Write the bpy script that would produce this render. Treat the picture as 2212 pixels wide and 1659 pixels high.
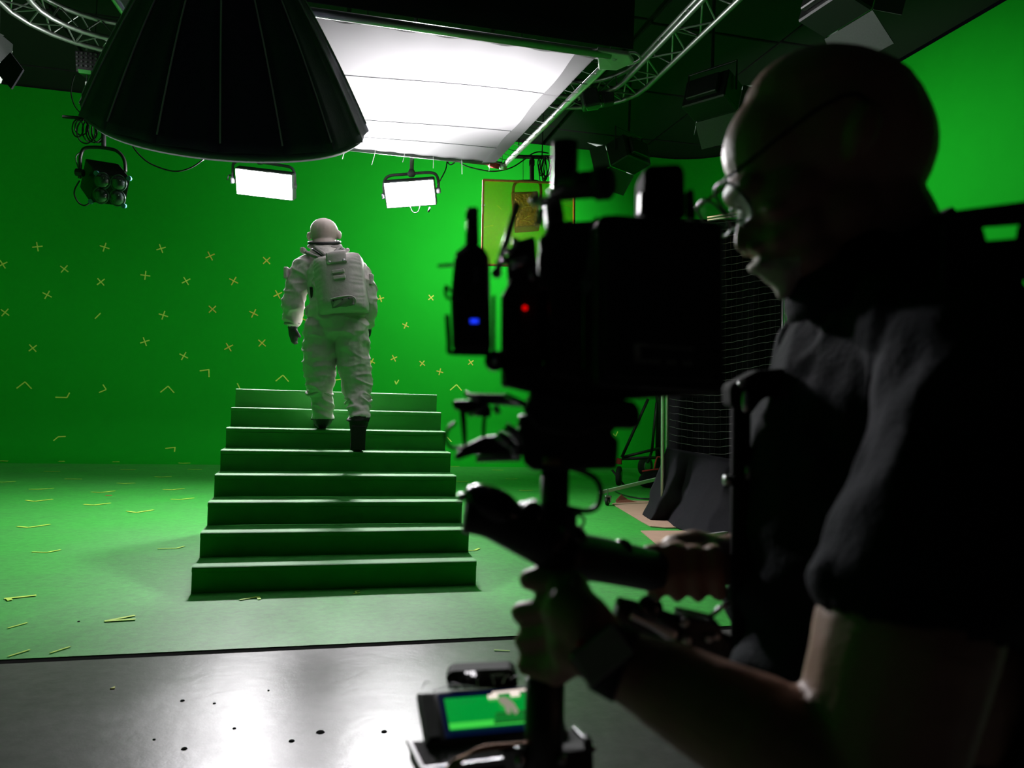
import bpy, bmesh, math, random
from mathutils import Vector as V, Matrix, noise

random.seed(7)
scene = bpy.context.scene
for o in list(bpy.data.objects):
    bpy.data.objects.remove(o, do_unlink=True)
COL = scene.collection

# ------------------------------------------------------------------ camera
FPX, CX, CY = 1659.0, 1106.0, 829.5
PITCH, ROLL, YAW = 0.02358, 0.02857, 0.24095
CAM = V((0.691, -4.693, 1.1383))


def _stage(v):
    c, s = math.cos(YAW), math.sin(YAW)
    return V((v.x * c + v.y * s, -v.x * s + v.y * c, v.z))


_cp, _sp, _cr, _sr = math.cos(PITCH), math.sin(PITCH), math.cos(ROLL), math.sin(ROLL)
FW = _stage(V((0, _cp, _sp)))
_u0, _x0 = V((0, -_sp, _cp)), V((1, 0, 0))
RT = _stage(_cr * _x0 + _sr * _u0)
UP = _stage(-_sr * _x0 + _cr * _u0)
cam_d = bpy.data.cameras.new('camera')
cam = bpy.data.objects.new('camera', cam_d)
COL.objects.link(cam)
cam.matrix_world = Matrix(((RT.x, UP.x, -FW.x, CAM.x), (RT.y, UP.y, -FW.y, CAM.y),
                           (RT.z, UP.z, -FW.z, CAM.z), (0, 0, 0, 1)))
cam_d.sensor_width = 36.0
cam_d.lens = FPX / 2212.0 * 36.0
cam_d.clip_start = 0.02
cam_d.clip_end = 100
cam_d.dof.use_dof = True
cam_d.dof.focus_distance = 6.2
cam_d.dof.aperture_fstop = 4.6
scene.camera = cam

# ------------------------------------------------------------------ world, exposure
w = bpy.data.worlds.new('studio_dark')
scene.world = w
w.use_nodes = True
w.node_tree.nodes['Background'].inputs[0].default_value = (0.6, 0.75, 1.0, 1)
w.node_tree.nodes['Background'].inputs[1].default_value = 0.0015
scene.view_settings.view_transform = 'Standard'
scene.view_settings.look = 'None'
scene.view_settings.gamma = 1.0
scene.view_settings.use_curve_mapping = False
scene.view_settings.exposure = 0.2
try:
    scene.cycles.caustics_reflective = False
    scene.cycles.caustics_refractive = False
    scene.cycles.transparent_max_bounces = 12
    scene.cycles.adaptive_threshold = 0.05
    scene.cycles.max_bounces = 5
    scene.cycles.diffuse_bounces = 3
    scene.cycles.glossy_bounces = 3
except Exception:
    pass

LED_POWER = 420.0        # radiance of the two panel lamps
SILK_LAMP = 13.5        # watts of each lamp above the silk
WASH_R = 34.0           # wash fixtures along the right truss
WASH_L = 16.0


def area_light(name, loc, direction, sx, sy, watts, color=(1, 1, 1), spread=180):
    ld = bpy.data.lights.new(name, 'AREA')
    ld.shape = 'RECTANGLE'
    ld.size, ld.size_y = sx, sy
    ld.energy = watts
    ld.color = color
    ld.spread = math.radians(spread)
    lo = bpy.data.objects.new(name, ld)
    COL.objects.link(lo)
    lo.location = loc
    lo.rotation_euler = V(direction).to_track_quat('-Z', 'Y').to_euler()
    return lo


# ------------------------------------------------------------------ placing helpers
def ray(px, py):
    return FW + RT * ((px - CX) / FPX) - UP * ((py - CY) / FPX)


def at(px, py, d):
    """point seen at a photo pixel, d metres in front of the camera"""
    return CAM + ray(px, py) * d


def on_z(px, py, z):
    r = ray(px, py)
    return CAM + r * ((z - CAM.z) / r.z)


def on_y(px, py, y):
    r = ray(px, py)
    return CAM + r * ((y - CAM.y) / r.y)


def depth(p):
    return (V(p) - CAM).dot(FW)


# ------------------------------------------------------------------ materials
MATS = {}


def mat(name, col, rough=0.6, metal=0.0, var=0.12, scale=18.0, bump=0.0, bscale=None, emit=None, estr=0.0,
        spec=0.5, sheen=0.0, stretch=None, trans=0.0, coat=0.0, alpha=1.0):
    if name in MATS:
        return MATS[name]
    m = bpy.data.materials.new(name)
    m.use_nodes = True
    nt = m.node_tree
    b = nt.nodes['Principled BSDF']
    b.inputs['Roughness'].default_value = rough
    b.inputs['Metallic'].default_value = metal
    b.inputs['Specular IOR Level'].default_value = spec
    b.inputs['Sheen Weight'].default_value = sheen
    b.inputs['Transmission Weight'].default_value = trans
    b.inputs['Coat Weight'].default_value = coat
    b.inputs['Alpha'].default_value = alpha
    tc = nt.nodes.new('ShaderNodeTexCoord')
    mp = nt.nodes.new('ShaderNodeMapping')
    if stretch:
        mp.inputs['Scale'].default_value = stretch
    nt.links.new(tc.outputs['Object'], mp.inputs['Vector'])
    nz = nt.nodes.new('ShaderNodeTexNoise')
    nz.inputs['Scale'].default_value = scale
    nz.inputs['Detail'].default_value = 5.0
    nt.links.new(mp.outputs[0], nz.inputs['Vector'])
    mx = nt.nodes.new('ShaderNodeMix')
    mx.data_type = 'RGBA'
    c = V(col[:3])
    mx.inputs[6].default_value = (*(c * (1 - var)), 1)
    mx.inputs[7].default_value = (*[min(1, q) for q in (c * (1 + var))], 1)
    nt.links.new(nz.outputs['Fac'], mx.inputs[0])
    nt.links.new(mx.outputs[2], b.inputs['Base Color'])
    if bump:
        n2 = nt.nodes.new('ShaderNodeTexNoise')
        n2.inputs['Scale'].default_value = bscale or scale * 3
        n2.inputs['Detail'].default_value = 4
        nt.links.new(mp.outputs[0], n2.inputs['Vector'])
        bp = nt.nodes.new('ShaderNodeBump')
        bp.inputs['Strength'].default_value = bump
        bp.inputs['Distance'].default_value = 0.01
        nt.links.new(n2.outputs['Fac'], bp.inputs['Height'])
        nt.links.new(bp.outputs[0], b.inputs['Normal'])
    if emit:
        b.inputs['Emission Color'].default_value = (*emit, 1)
        b.inputs['Emission Strength'].default_value = estr
    MATS[name] = m
    return m


def floor_mat(name, base, stain, rough0, rough1, sc, spec=0.5, streak=(1, 1, 1)):
    """painted / polished floor: blotchy stains, fine scuffs, uneven gloss"""
    m = bpy.data.materials.new(name)
    m.use_nodes = True
    nt = m.node_tree
    b = nt.nodes['Principled BSDF']
    b.inputs['Specular IOR Level'].default_value = spec
    tc = nt.nodes.new('ShaderNodeTexCoord')
    mp = nt.nodes.new('ShaderNodeMapping')
    mp.inputs['Scale'].default_value = streak
    nt.links.new(tc.outputs['Object'], mp.inputs[0])

    def nz(scale, det, rough=0.55):
        n = nt.nodes.new('ShaderNodeTexNoise')
        n.inputs['Scale'].default_value = scale
        n.inputs['Detail'].default_value = det
        n.inputs['Roughness'].default_value = rough
        nt.links.new(mp.outputs[0], n.inputs['Vector'])
        return n

    def ramp(src, p0, p1, c0=(0, 0, 0, 1), c1=(1, 1, 1, 1)):
        r = nt.nodes.new('ShaderNodeValToRGB')
        r.color_ramp.elements[0].position = p0
        r.color_ramp.elements[1].position = p1
        r.color_ramp.elements[0].color = c0
        r.color_ramp.elements[1].color = c1
        nt.links.new(src, r.inputs[0])
        return r
    a = ramp(nz(sc, 9, 0.62).outputs['Fac'], 0.40, 0.85)
    f = ramp(nz(sc * 14, 6, 0.7).outputs['Fac'], 0.35, 0.75)
    mx = nt.nodes.new('ShaderNodeMix')
    mx.data_type = 'RGBA'
    mx.inputs[6].default_value = (*base, 1)
    mx.inputs[7].default_value = (*stain, 1)
    nt.links.new(a.outputs[0], mx.inputs[0])
    m2 = nt.nodes.new('ShaderNodeMix')
    m2.data_type = 'RGBA'
    m2.blend_type = 'MULTIPLY'
    m2.inputs[0].default_value = 0.35
    nt.links.new(mx.outputs[2], m2.inputs[6])
    nt.links.new(f.outputs[0], m2.inputs[7])
    nt.links.new(m2.outputs[2], b.inputs['Base Color'])
    mr = nt.nodes.new('ShaderNodeMapRange')
    mr.inputs[3].default_value = rough0
    mr.inputs[4].default_value = rough1
    nt.links.new(a.outputs[0], mr.inputs[0])
    nt.links.new(mr.outputs[0], b.inputs['Roughness'])
    bp = nt.nodes.new('ShaderNodeBump')
    bp.inputs['Strength'].default_value = 0.12
    bp.inputs['Distance'].default_value = 0.004
    nt.links.new(f.outputs[0], bp.inputs['Height'])
    nt.links.new(bp.outputs[0], b.inputs['Normal'])
    MATS[name] = m
    return m


GREEN_WALL = mat('green_wall_paint', (0.006, 0.36, 0.014), rough=0.75, var=0.05, scale=3, bump=0.05, bscale=60, spec=0.06)
GREEN_FLOOR = floor_mat('green_floor_paint', (0.048, 0.45, 0.054), (0.056, 0.35, 0.062), 0.52, 0.62, 1.6, spec=0.42)
CONCRETE = floor_mat('polished_concrete', (0.17, 0.162, 0.16), (0.075, 0.071, 0.071), 0.28, 0.5, 1.1, spec=0.34)
GREEN_STEP = mat('green_step_paint', (0.028, 0.32, 0.036), rough=0.55, var=0.16, scale=5, bump=0.06, bscale=40)
BLACK_LINE = mat('black_joint', (0.003, 0.003, 0.003), rough=0.95, spec=0.03)
CEIL = mat('ceiling_black', (0.0045, 0.005, 0.0045), rough=0.9, var=0.3, scale=2)
CLOTH_BLACK = mat('black_cloth', (0.012, 0.012, 0.015), rough=0.9, var=0.3, scale=40, bump=0.3, bscale=300, spec=0.15)
DUVET = mat('black_duvetyne', (0.018, 0.018, 0.024), rough=0.95, var=0.3, scale=60, bump=0.2, bscale=200)
OCTA = mat('softbox_shell', (0.034, 0.034, 0.070), rough=0.8, var=0.25, scale=30, bump=0.15, bscale=120, sheen=0.1)
OCTA_SEAM = mat('softbox_seam', (0.55, 0.55, 0.62), rough=0.8, var=0.2)
SILVER_IN = mat('silver_lining', (0.6, 0.6, 0.62), rough=0.4, metal=0.8)
BLACK_MET = mat('black_metal', (0.014, 0.014, 0.015), rough=0.42, var=0.2, scale=30)
BLACK_PLA = mat('black_plastic', (0.011, 0.011, 0.012), rough=0.5, var=0.2, scale=40, bump=0.08, bscale=400)
MATTE = mat('matte_black', (0.008, 0.008, 0.009), rough=0.85, var=0.2, scale=40, spec=0.12)
BLACK_GLOSS = mat('black_gloss', (0.010, 0.010, 0.012), rough=0.22, var=0.1)
RUBBER = mat('black_rubber', (0.012, 0.012, 0.012), rough=0.75, var=0.2)
GREY_MET = mat('grey_metal', (0.30, 0.30, 0.31), rough=0.35, metal=0.9)
SILVER = mat('brushed_silver', (0.62, 0.61, 0.62), rough=0.3, metal=0.9, var=0.08, scale=60)
ALU = mat('aluminium', (0.55, 0.56, 0.55), rough=0.38, metal=0.7, var=0.1)
TRUSS = mat('truss_aluminium', (0.22, 0.24, 0.22), rough=0.4, metal=0.85, var=0.12, scale=12)
LAMP_GREY = mat('lamp_grey_paint', (0.16, 0.16, 0.18), rough=0.5, var=0.1)
WHITE_PANEL = mat('white_panel', (0.7, 0.7, 0.69), rough=0.8)
DOOR_GREY = mat('barn_door_grey', (0.07, 0.075, 0.075), rough=0.7, var=0.25, scale=80)
TAPE = mat('yellow_green_tape', (0.50, 0.80, 0.08), rough=0.6, var=0.12, scale=30)
TAPE_W = mat('yellow_tape', (0.52, 0.56, 0.05), rough=0.6, var=0.15, scale=30)
CARD = mat('brown_cardboard', (0.42, 0.27, 0.19), rough=0.85, var=0.1, scale=8, bump=0.1, bscale=40)
RED = mat('red_strap', (0.55, 0.03, 0.04), rough=0.6)
THREAD = mat('net_thread_glint', (0.30, 0.30, 0.28), rough=0.6)  # glint on the black netting, put into the thread colour
SUIT = mat('suit_fabric', (0.72, 0.685, 0.645), rough=0.85, var=0.10, scale=14, bump=0.35, bscale=22, sheen=0.1)
SUIT_DK = mat('suit_grey_fabric', (0.34, 0.32, 0.31), rough=0.85, var=0.12, scale=20, bump=0.2)
PACK = mat('pack_fabric', (0.64, 0.595, 0.575), rough=0.85, var=0.08, scale=12, bump=0.25, bscale=30)
HEAD_A = mat('pale_skin', (0.60, 0.50, 0.45), rough=0.5, var=0.06, scale=20)
GLOVE = mat('dark_glove', (0.045, 0.045, 0.05), rough=0.7, var=0.3, scale=40, bump=0.2)
BOOT = mat('black_boot', (0.010, 0.010, 0.010), rough=0.6)
SKIN = mat('skin', (0.36, 0.20, 0.14), rough=0.48, var=0.14, scale=60, bump=0.12, bscale=220)
STUBBLE = mat('grey_stubble', (0.46, 0.40, 0.34), rough=0.7, var=0.35, scale=240, bump=0.3, bscale=500)
SHIRT = mat('navy_shirt', (0.010, 0.0115, 0.018), rough=0.95, var=0.15, scale=60, bump=0.25, bscale=160, spec=0.15)
TROUSER = mat('dark_trousers', (0.02, 0.02, 0.024), rough=0.9)
WATCH_GL = mat('watch_glass', (0.42, 0.40, 0.33), rough=0.45, var=0.1)  # grey of a reflection painted into the dark watch glass
GLASS_FR = mat('spectacle_frame', (0.02, 0.02, 0.022), rough=0.3, metal=0.5)
WOODEN = mat('copper_wire', (0.35, 0.16, 0.08), rough=0.45, metal=0.4)
LEDBLUE = mat('blue_indicator', (0, 0.02, 0.6), emit=(0.01, 0.04, 1.0), estr=1.1)
LEDRED = mat('red_indicator', (0.6, 0, 0), emit=(1.0, 0.0, 0.0), estr=0.7)
LEDWHITE = mat('white_digits', (0.8, 0.8, 0.8), emit=(1, 0.95, 1), estr=1.1)
PANEL_EMIT = mat('panel_diffuser', (0.8, 0.8, 0.8), emit=(1.0, 0.97, 1.0), estr=LED_POWER)
MARK = mat('faded_grey_print', (0.30, 0.29, 0.25), rough=0.6, var=0.3, scale=200)

# translucent silk
SILK = bpy.data.materials.new('diffusion_silk')
SILK.use_nodes = True
_nt = SILK.node_tree
_nt.nodes.remove(_nt.nodes['Principled BSDF'])
_tr = _nt.nodes.new('ShaderNodeBsdfTranslucent')
_df = _nt.nodes.new('ShaderNodeBsdfDiffuse')
_mx = _nt.nodes.new('ShaderNodeMixShader')
_tcs = _nt.nodes.new('ShaderNodeTexCoord')
_nz = _nt.nodes.new('ShaderNodeTexNoise')
_nz.inputs['Scale'].default_value = 1.4
_rm = _nt.nodes.new('ShaderNodeMapRange')
_rm.inputs[3].default_value = 0.80
_rm.inputs[4].default_value = 0.95
_cc = _nt.nodes.new('ShaderNodeCombineColor')
_nt.links.new(_tcs.outputs['Object'], _nz.inputs['Vector'])
_nt.links.new(_nz.outputs['Fac'], _rm.inputs[0])
for _k in range(3):
    _nt.links.new(_rm.outputs[0], _cc.inputs[_k])
_nt.links.new(_cc.outputs[0], _tr.inputs['Color'])
_df.inputs['Color'].default_value = (0.8, 0.8, 0.82, 1)
_mx.inputs[0].default_value = 0.08
_nt.links.new(_tr.outputs[0], _mx.inputs[1])
_nt.links.new(_df.outputs[0], _mx.inputs[2])
_nt.links.new(_mx.outputs[0], _nt.nodes['Material Output'].inputs['Surface'])

# coloured gel: see-through sheet with a faint gloss
GEL = bpy.data.materials.new('green_gel')
GEL.use_nodes = True
_nt = GEL.node_tree
_nt.nodes.remove(_nt.nodes['Principled BSDF'])
_tp = _nt.nodes.new('ShaderNodeBsdfTransparent')
_tp.inputs['Color'].default_value = (1.0, 0.85, 0.35, 1)
_gl = _nt.nodes.new('ShaderNodeBsdfGlossy')
_gl.inputs['Color'].default_value = (0.9, 0.8, 0.3, 1)
_gl.inputs['Roughness'].default_value = 0.25
_df = _nt.nodes.new('ShaderNodeBsdfDiffuse')
_df.inputs['Color'].default_value = (0.45, 0.55, 0.08, 1)
_m1 = _nt.nodes.new('ShaderNodeMixShader')
_m1.inputs[0].default_value = 0.12
_m2 = _nt.nodes.new('ShaderNodeMixShader')
_m2.inputs[0].default_value = 0.06
_nt.links.new(_tp.outputs[0], _m1.inputs[1])
_nt.links.new(_df.outputs[0], _m1.inputs[2])
_nt.links.new(_m1.outputs[0], _m2.inputs[1])
_nt.links.new(_gl.outputs[0], _m2.inputs[2])
_nt.links.new(_m2.outputs[0], _nt.nodes['Material Output'].inputs['Surface'])

GLASS = bpy.data.materials.new('clear_lens')
GLASS.use_nodes = True
_nt = GLASS.node_tree
_nt.nodes.remove(_nt.nodes['Principled BSDF'])
_tp = _nt.nodes.new('ShaderNodeBsdfTransparent')
_tp.inputs['Color'].default_value = (0.82, 0.85, 0.84, 1)
_gl = _nt.nodes.new('ShaderNodeBsdfGlossy')
_gl.inputs['Roughness'].default_value = 0.08
_m1 = _nt.nodes.new('ShaderNodeMixShader')
_m1.inputs[0].default_value = 0.05
_nt.links.new(_tp.outputs[0], _m1.inputs[1])
_nt.links.new(_gl.outputs[0], _m1.inputs[2])
_nt.links.new(_m1.outputs[0], _nt.nodes['Material Output'].inputs['Surface'])


# ------------------------------------------------------------------ mesh builder
def origin_of(o):
    p = V((0, 0, 0))
    while o is not None:
        p += o.location
        o = o.parent
    return p


def frame(fwd, up=(0, 0, 1)):
    """right, forward, up axes"""
    f = V(fwd).normalized()
    u = V(up)
    r = f.cross(u).normalized()
    u = r.cross(f).normalized()
    return r, f, u


class MB:
    def __init__(s):
        s.v, s.f, s.m = [], [], []

    def add(s, vs, fs, mi=0):
        n = len(s.v)
        s.v += [V(p) for p in vs]
        for q in fs:
            s.f.append(tuple(i + n for i in q))
            s.m.append(mi)

    def box(s, c, size, ax=None, ch=0.0, mi=0):
        """box with chamfered edges, size along the three axes"""
        c = V(c)
        if ax is None:
            ax = (V((1, 0, 0)), V((0, 1, 0)), V((0, 0, 1)))
        h = [q / 2 for q in size]
        ch = min(ch, min(h) * 0.9)
        if ch <= 0:
            vs = []
            for sx in (-1, 1):
                for sy in (-1, 1):
                    for sz in (-1, 1):
                        vs.append(c + ax[0] * (h[0] * sx) + ax[1] * (h[1] * sy) + ax[2] * (h[2] * sz))
            s.add(vs, [(0, 1, 3, 2), (4, 6, 7, 5), (0, 4, 5, 1), (2, 3, 7, 6), (0, 2, 6, 4), (1, 5, 7, 3)], mi)
            return s
        vs, idx = [], {}
        for a in range(3):
            for s0 in (-1, 1):
                for s1 in (-1, 1):
                    for s2 in (-1, 1):
                        sg = (s0, s1, s2)
                        p = c.copy()
                        for k in range(3):
                            e = h[k] if k == a else h[k] - ch
                            p += ax[k] * (e * sg[k])
                        idx[(a, sg)] = len(vs)
                        vs.append(p)
        fs = []
        for a in range(3):
            o1, o2 = [k for k in range(3) if k != a]
            for sa in (-1, 1):
                q = []
                for (p1, p2) in ((-1, -1), (1, -1), (1, 1), (-1, 1)):
                    sg = [0, 0, 0]
                    sg[a], sg[o1], sg[o2] = sa, p1, p2
                    q.append(idx[(a, tuple(sg))])
                fs.append(tuple(q))
        for a in range(3):
            b1, b2 = [k for k in range(3) if k != a]
            for p1 in (-1, 1):
                for p2 in (-1, 1):
                    q = []
                    for (face, sa) in ((b1, -1), (b1, 1), (b2, 1), (b2, -1)):
                        sg = [0, 0, 0]
                        sg[a], sg[b1], sg[b2] = sa, p1, p2
                        q.append(idx[(face, tuple(sg))])
                    fs.append(tuple(q))
        for s0 in (-1, 1):
            for s1 in (-1, 1):
                for s2 in (-1, 1):
                    fs.append(tuple(idx[(k, (s0, s1, s2))] for k in range(3)))
        s.add(vs, fs, mi)
        return s

    def bar(s, p0, p1, w, h, up=(0, 0, 1), ch=0.0, mi=0):
        p0, p1 = V(p0), V(p1)
        d = p1 - p0
        if abs(d.normalized().dot(V(up).normalized())) > 0.98:
            up = (1, 0, 0) if abs(d.normalized().x) < 0.9 else (0, 1, 0)
        r, f, u = frame(d, up)
        return s.box((p0 + p1) / 2, (w, d.length, h), (r, f, u), ch, mi)

    def cone(s, p0, p1, r0, r1=None, n=12, caps=True, mi=0):
        p0, p1 = V(p0), V(p1)
        r1 = r0 if r1 is None else r1
        d = (p1 - p0).normalized()
        a = d.orthogonal().normalized()
        b = d.cross(a)
        vs = []
        for p, r in ((p0, r0), (p1, r1)):
            for k in range(n):
                t = 2 * math.pi * k / n
                vs.append(p + (a * math.cos(t) + b * math.sin(t)) * r)
        fs = [(k, (k + 1) % n, n + (k + 1) % n, n + k) for k in range(n)]
        if caps:
            fs += [tuple(range(n - 1, -1, -1)), tuple(range(n, 2 * n))]
        s.add(vs, fs, mi)
        return s

    def tube(s, pts, r, n=8, smooth=4, mi=0, closed=False):
        pts = [V(p) for p in pts]
        if smooth and len(pts) > 2:
            out = []
            m = len(pts)
            rng = range(m if closed else m - 1)
            for i in rng:
                p0 = pts[(i - 1) % m] if closed or i else pts[0]
                p1, p2 = pts[i], pts[(i + 1) % m]
                p3 = pts[(i + 2) % m] if closed or i + 2 < m else pts[-1]
                for k in range(smooth):
                    t = k / smooth
                    out.append(0.5 * ((2 * p1) + (p2 - p0) * t + (2 * p0 - 5 * p1 + 4 * p2 - p3) * t * t +
                                      (3 * p1 - p0 - 3 * p2 + p3) * t ** 3))
            if not closed:
                out.append(pts[-1])
            pts = out
        m = len(pts)
        rr = r if isinstance(r, (list, tuple)) else None
        d0 = (pts[1] - pts[0]).normalized()
        a = d0.orthogonal().normalized()
        vs = []
        for i, p in enumerate(pts):
            if closed:
                d = pts[(i + 1) % m] - pts[i - 1]
            else:
                d = pts[min(i + 1, m - 1)] - pts[max(i - 1, 0)]
            if d.length < 1e-9:
                d = d0
            d.normalize()
            a = (a - d * a.dot(d))
            if a.length < 1e-6:
                a = d.orthogonal()
            a.normalize()
            b = d.cross(a)
            q = r if rr is None else rr[0] + (rr[1] - rr[0]) * i / (m - 1)
            for k in range(n):
                t = 2 * math.pi * k / n
                vs.append(p + (a * math.cos(t) + b * math.sin(t)) * q)
        fs = []
        for i in range(m if closed else m - 1):
            j = (i + 1) % m
            for k in range(n):
                fs.append((i * n + k, i * n + (k + 1) % n, j * n + (k + 1) % n, j * n + k))
        if not closed:
            fs += [tuple(range(n - 1, -1, -1)), tuple(range((m - 1) * n, m * n))]
        s.add(vs, fs, mi)
        return s

    def ell(s, c, ax, n=12, m=8, mi=0):
        """ellipsoid with three scaled axes"""
        c = V(c)
        vs = [c + ax[2]]
        for i in range(1, m):
            t = math.pi * i / m
            for k in range(n):
                q = 2 * math.pi * k / n
                vs.append(c + ax[0] * (math.sin(t) * math.cos(q)) + ax[1] * (math.sin(t) * math.sin(q)) + ax[2] * math.cos(t))
        vs.append(c - ax[2])
        fs = [(0, 1 + k, 1 + (k + 1) % n) for k in range(n)]
        for i in range(m - 2):
            for k in range(n):
                a0, b0 = 1 + i * n, 1 + (i + 1) * n
                fs.append((a0 + k, b0 + k, b0 + (k + 1) % n, a0 + (k + 1) % n))
        l = len(vs) - 1
        b0 = 1 + (m - 2) * n
        fs += [(l, b0 + (k + 1) % n, b0 + k) for k in range(n)]
        s.add(vs, fs, mi)
        return s

    def ball(s, c, r, n=12, m=8, mi=0):
        return s.ell(c, (V((r, 0, 0)), V((0, r, 0)), V((0, 0, r))), n, m, mi)

    def prism(s, pts, vec, mi=0):
        """polygon extruded by a vector"""
        n = len(pts)
        vec = V(vec)
        vs = [V(p) for p in pts] + [V(p) + vec for p in pts]
        fs = [tuple(range(n)), tuple(range(2 * n - 1, n - 1, -1))]
        fs += [(k, n + k, n + (k + 1) % n, (k + 1) % n) for k in range(n)]
        s.add(vs, fs, mi)
        return s

    def slab(s, poly, d, th, mi=0):
        """outline given in photo pixels at distance d, th metres deep along the view"""
        return s.prism([at(x, y, d) for x, y in poly], FW * th, mi)

    def grid(s, fn, nu, nv, mi=0):
        vs = [fn(i / nu, j / nv) for j in range(nv + 1) for i in range(nu + 1)]
        fs = [(j * (nu + 1) + i, j * (nu + 1) + i + 1, (j + 1) * (nu + 1) + i + 1, (j + 1) * (nu + 1) + i)
              for j in range(nv) for i in range(nu)]
        s.add(vs, fs, mi)
        return s

    def lathe(s, c, axis, prof, n=20, mi=0):
        """prof: list of (distance along axis, radius)"""
        c = V(c)
        d = V(axis).normalized()
        a = d.orthogonal().normalized()
        b = d.cross(a)
        vs = []
        for h, r in prof:
            for k in range(n):
                t = 2 * math.pi * k / n
                vs.append(c + d * h + (a * math.cos(t) + b * math.sin(t)) * r)
        fs = []
        for i in range(len(prof) - 1):
            for k in range(n):
                fs.append((i * n + k, i * n + (k + 1) % n, (i + 1) * n + (k + 1) % n, (i + 1) * n + k))
        fs += [tuple(range(n - 1, -1, -1)), tuple(range((len(prof) - 1) * n, len(prof) * n))]
        s.add(vs, fs, mi)
        return s

    def build(s, name, material, parent=None, smooth=False, bevel=0.0, label=None, cat=None, group=None, kind=None,
              thick=0.0, subs=0):
        me = bpy.data.meshes.new(name)
        if parent is None:
            xs = [p.x for p in s.v]
            ys = [p.y for p in s.v]
            zs = [p.z for p in s.v]
            loc = V(((min(xs) + max(xs)) / 2, (min(ys) + max(ys)) / 2, min(zs)))
            org = loc
        else:
            loc = V((0, 0, 0))
            org = origin_of(parent)
        me.from_pydata([tuple(p - org) for p in s.v], [], s.f)
        me.update()
        mats = material if isinstance(material, (list, tuple)) else [material]
        for q in mats:
            me.materials.append(q)
        me.polygons.foreach_set('material_index', s.m)
        bm = bmesh.new()
        bm.from_mesh(me)
        bmesh.ops.recalc_face_normals(bm, faces=bm.faces[:])
        bm.to_mesh(me)
        bm.free()
        if smooth:
            me.polygons.foreach_set('use_smooth', [True] * len(me.polygons))
        o = bpy.data.objects.new(name, me)
        COL.objects.link(o)
        o.location = loc
        if parent is not None:
            o.parent = parent
        if thick:
            md = o.modifiers.new('thickness', 'SOLIDIFY')
            md.thickness = thick
            md.offset = 0
        if bevel:
            md = o.modifiers.new('edges', 'BEVEL')
            md.width = bevel
            md.segments = 2
            md.limit_method = 'ANGLE'
            md.angle_limit = 0.6
        if subs:
            md = o.modifiers.new('round', 'SUBSURF')
            md.levels = subs
            md.render_levels = subs
        tag(o, label, cat, group, kind)
        return o


def tag(o, label=None, cat=None, group=None, kind=None):
    if label:
        o['label'] = label
    if cat:
        o['category'] = cat
    if group:
        o['group'] = group
    if kind:
        o['kind'] = kind
    return o


def thing(name, label, cat, loc, group=None):
    o = bpy.data.objects.new(name, None)
    COL.objects.link(o)
    o.empty_display_size = 0.1
    o.location = loc
    return tag(o, label, cat, group)


def blob(name, prims, voxel, iters, mats, parent=None, pick=None, wrinkle=None, label=None, cat=None, loc=None, factor=0.5, cut=None, thick=0.0):
    """one continuous surface grown over tapered limbs and ellipsoids"""
    t = MB()
    for p in prims:
        if p[0] == 'c':
            _, a, ra, b, rb = p
            a, b = V(a), V(b)
            t.cone(a, b, ra, rb, 16)
            t.ball(a, ra, 14, 10)
            t.ball(b, rb, 14, 10)
        else:
            t.ell(p[1], p[2], 20, 14)
    me = bpy.data.meshes.new('tmp')
    me.from_pydata([tuple(q) for q in t.v], [], t.f)
    bm = bmesh.new()
    bm.from_mesh(me)
    bmesh.ops.recalc_face_normals(bm, faces=bm.faces[:])
    bm.to_mesh(me)
    bm.free()
    tmp = bpy.data.objects.new('tmp', me)
    COL.objects.link(tmp)
    md = tmp.modifiers.new('r', 'REMESH')
    md.mode = 'VOXEL'
    md.voxel_size = voxel
    sm = tmp.modifiers.new('s', 'SMOOTH')
    sm.factor = factor
    sm.iterations = iters
    dg = bpy.context.evaluated_depsgraph_get()
    ev = tmp.evaluated_get(dg)
    out = bpy.data.meshes.new_from_object(ev)
    bpy.data.objects.remove(tmp)
    bpy.data.meshes.remove(me)
    out.name = name
    org = origin_of(parent) if parent is not None else (loc or V((0, 0, 0)))
    nrm = [v.normal.copy() for v in out.vertices]
    for v, n in zip(out.vertices, nrm):
        co = v.co.copy()
        if wrinkle:
            co += n * wrinkle(co)
        v.co = co - org
    if cut:
        bm = bmesh.new()
        bm.from_mesh(out)
        dead = [v for v in bm.verts if cut(v.co + org)]
        bmesh.ops.delete(bm, geom=dead, context='VERTS')
        bm.to_mesh(out)
        bm.free()
    out.materials.clear()
    for q in mats:
        out.materials.append(q)
    for p in out.polygons:
        p.use_smooth = True
        if pick:
            p.material_index = pick(p.center + org)
    o = bpy.data.objects.new(name, out)
    COL.objects.link(o)
    if parent is not None:
        o.parent = parent
    else:
        o.location = org
    if thick:
        md = o.modifiers.new('thickness', 'SOLIDIFY')
        md.thickness = thick
        md.offset = -1
    tag(o, label, cat)
    return o


def flat(name, poly_pts, normal, th, material, parent=None, **kw):
    return MB().prism(poly_pts, V(normal) * th).build(name, material, parent, **kw)


# ================================================================== THE SETTING
XL, XR, YB, HW = -6.6, 8.3, 9.15, 6.0
COVE, CORN = 0.75, 1.3
YF = -1.04

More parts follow.
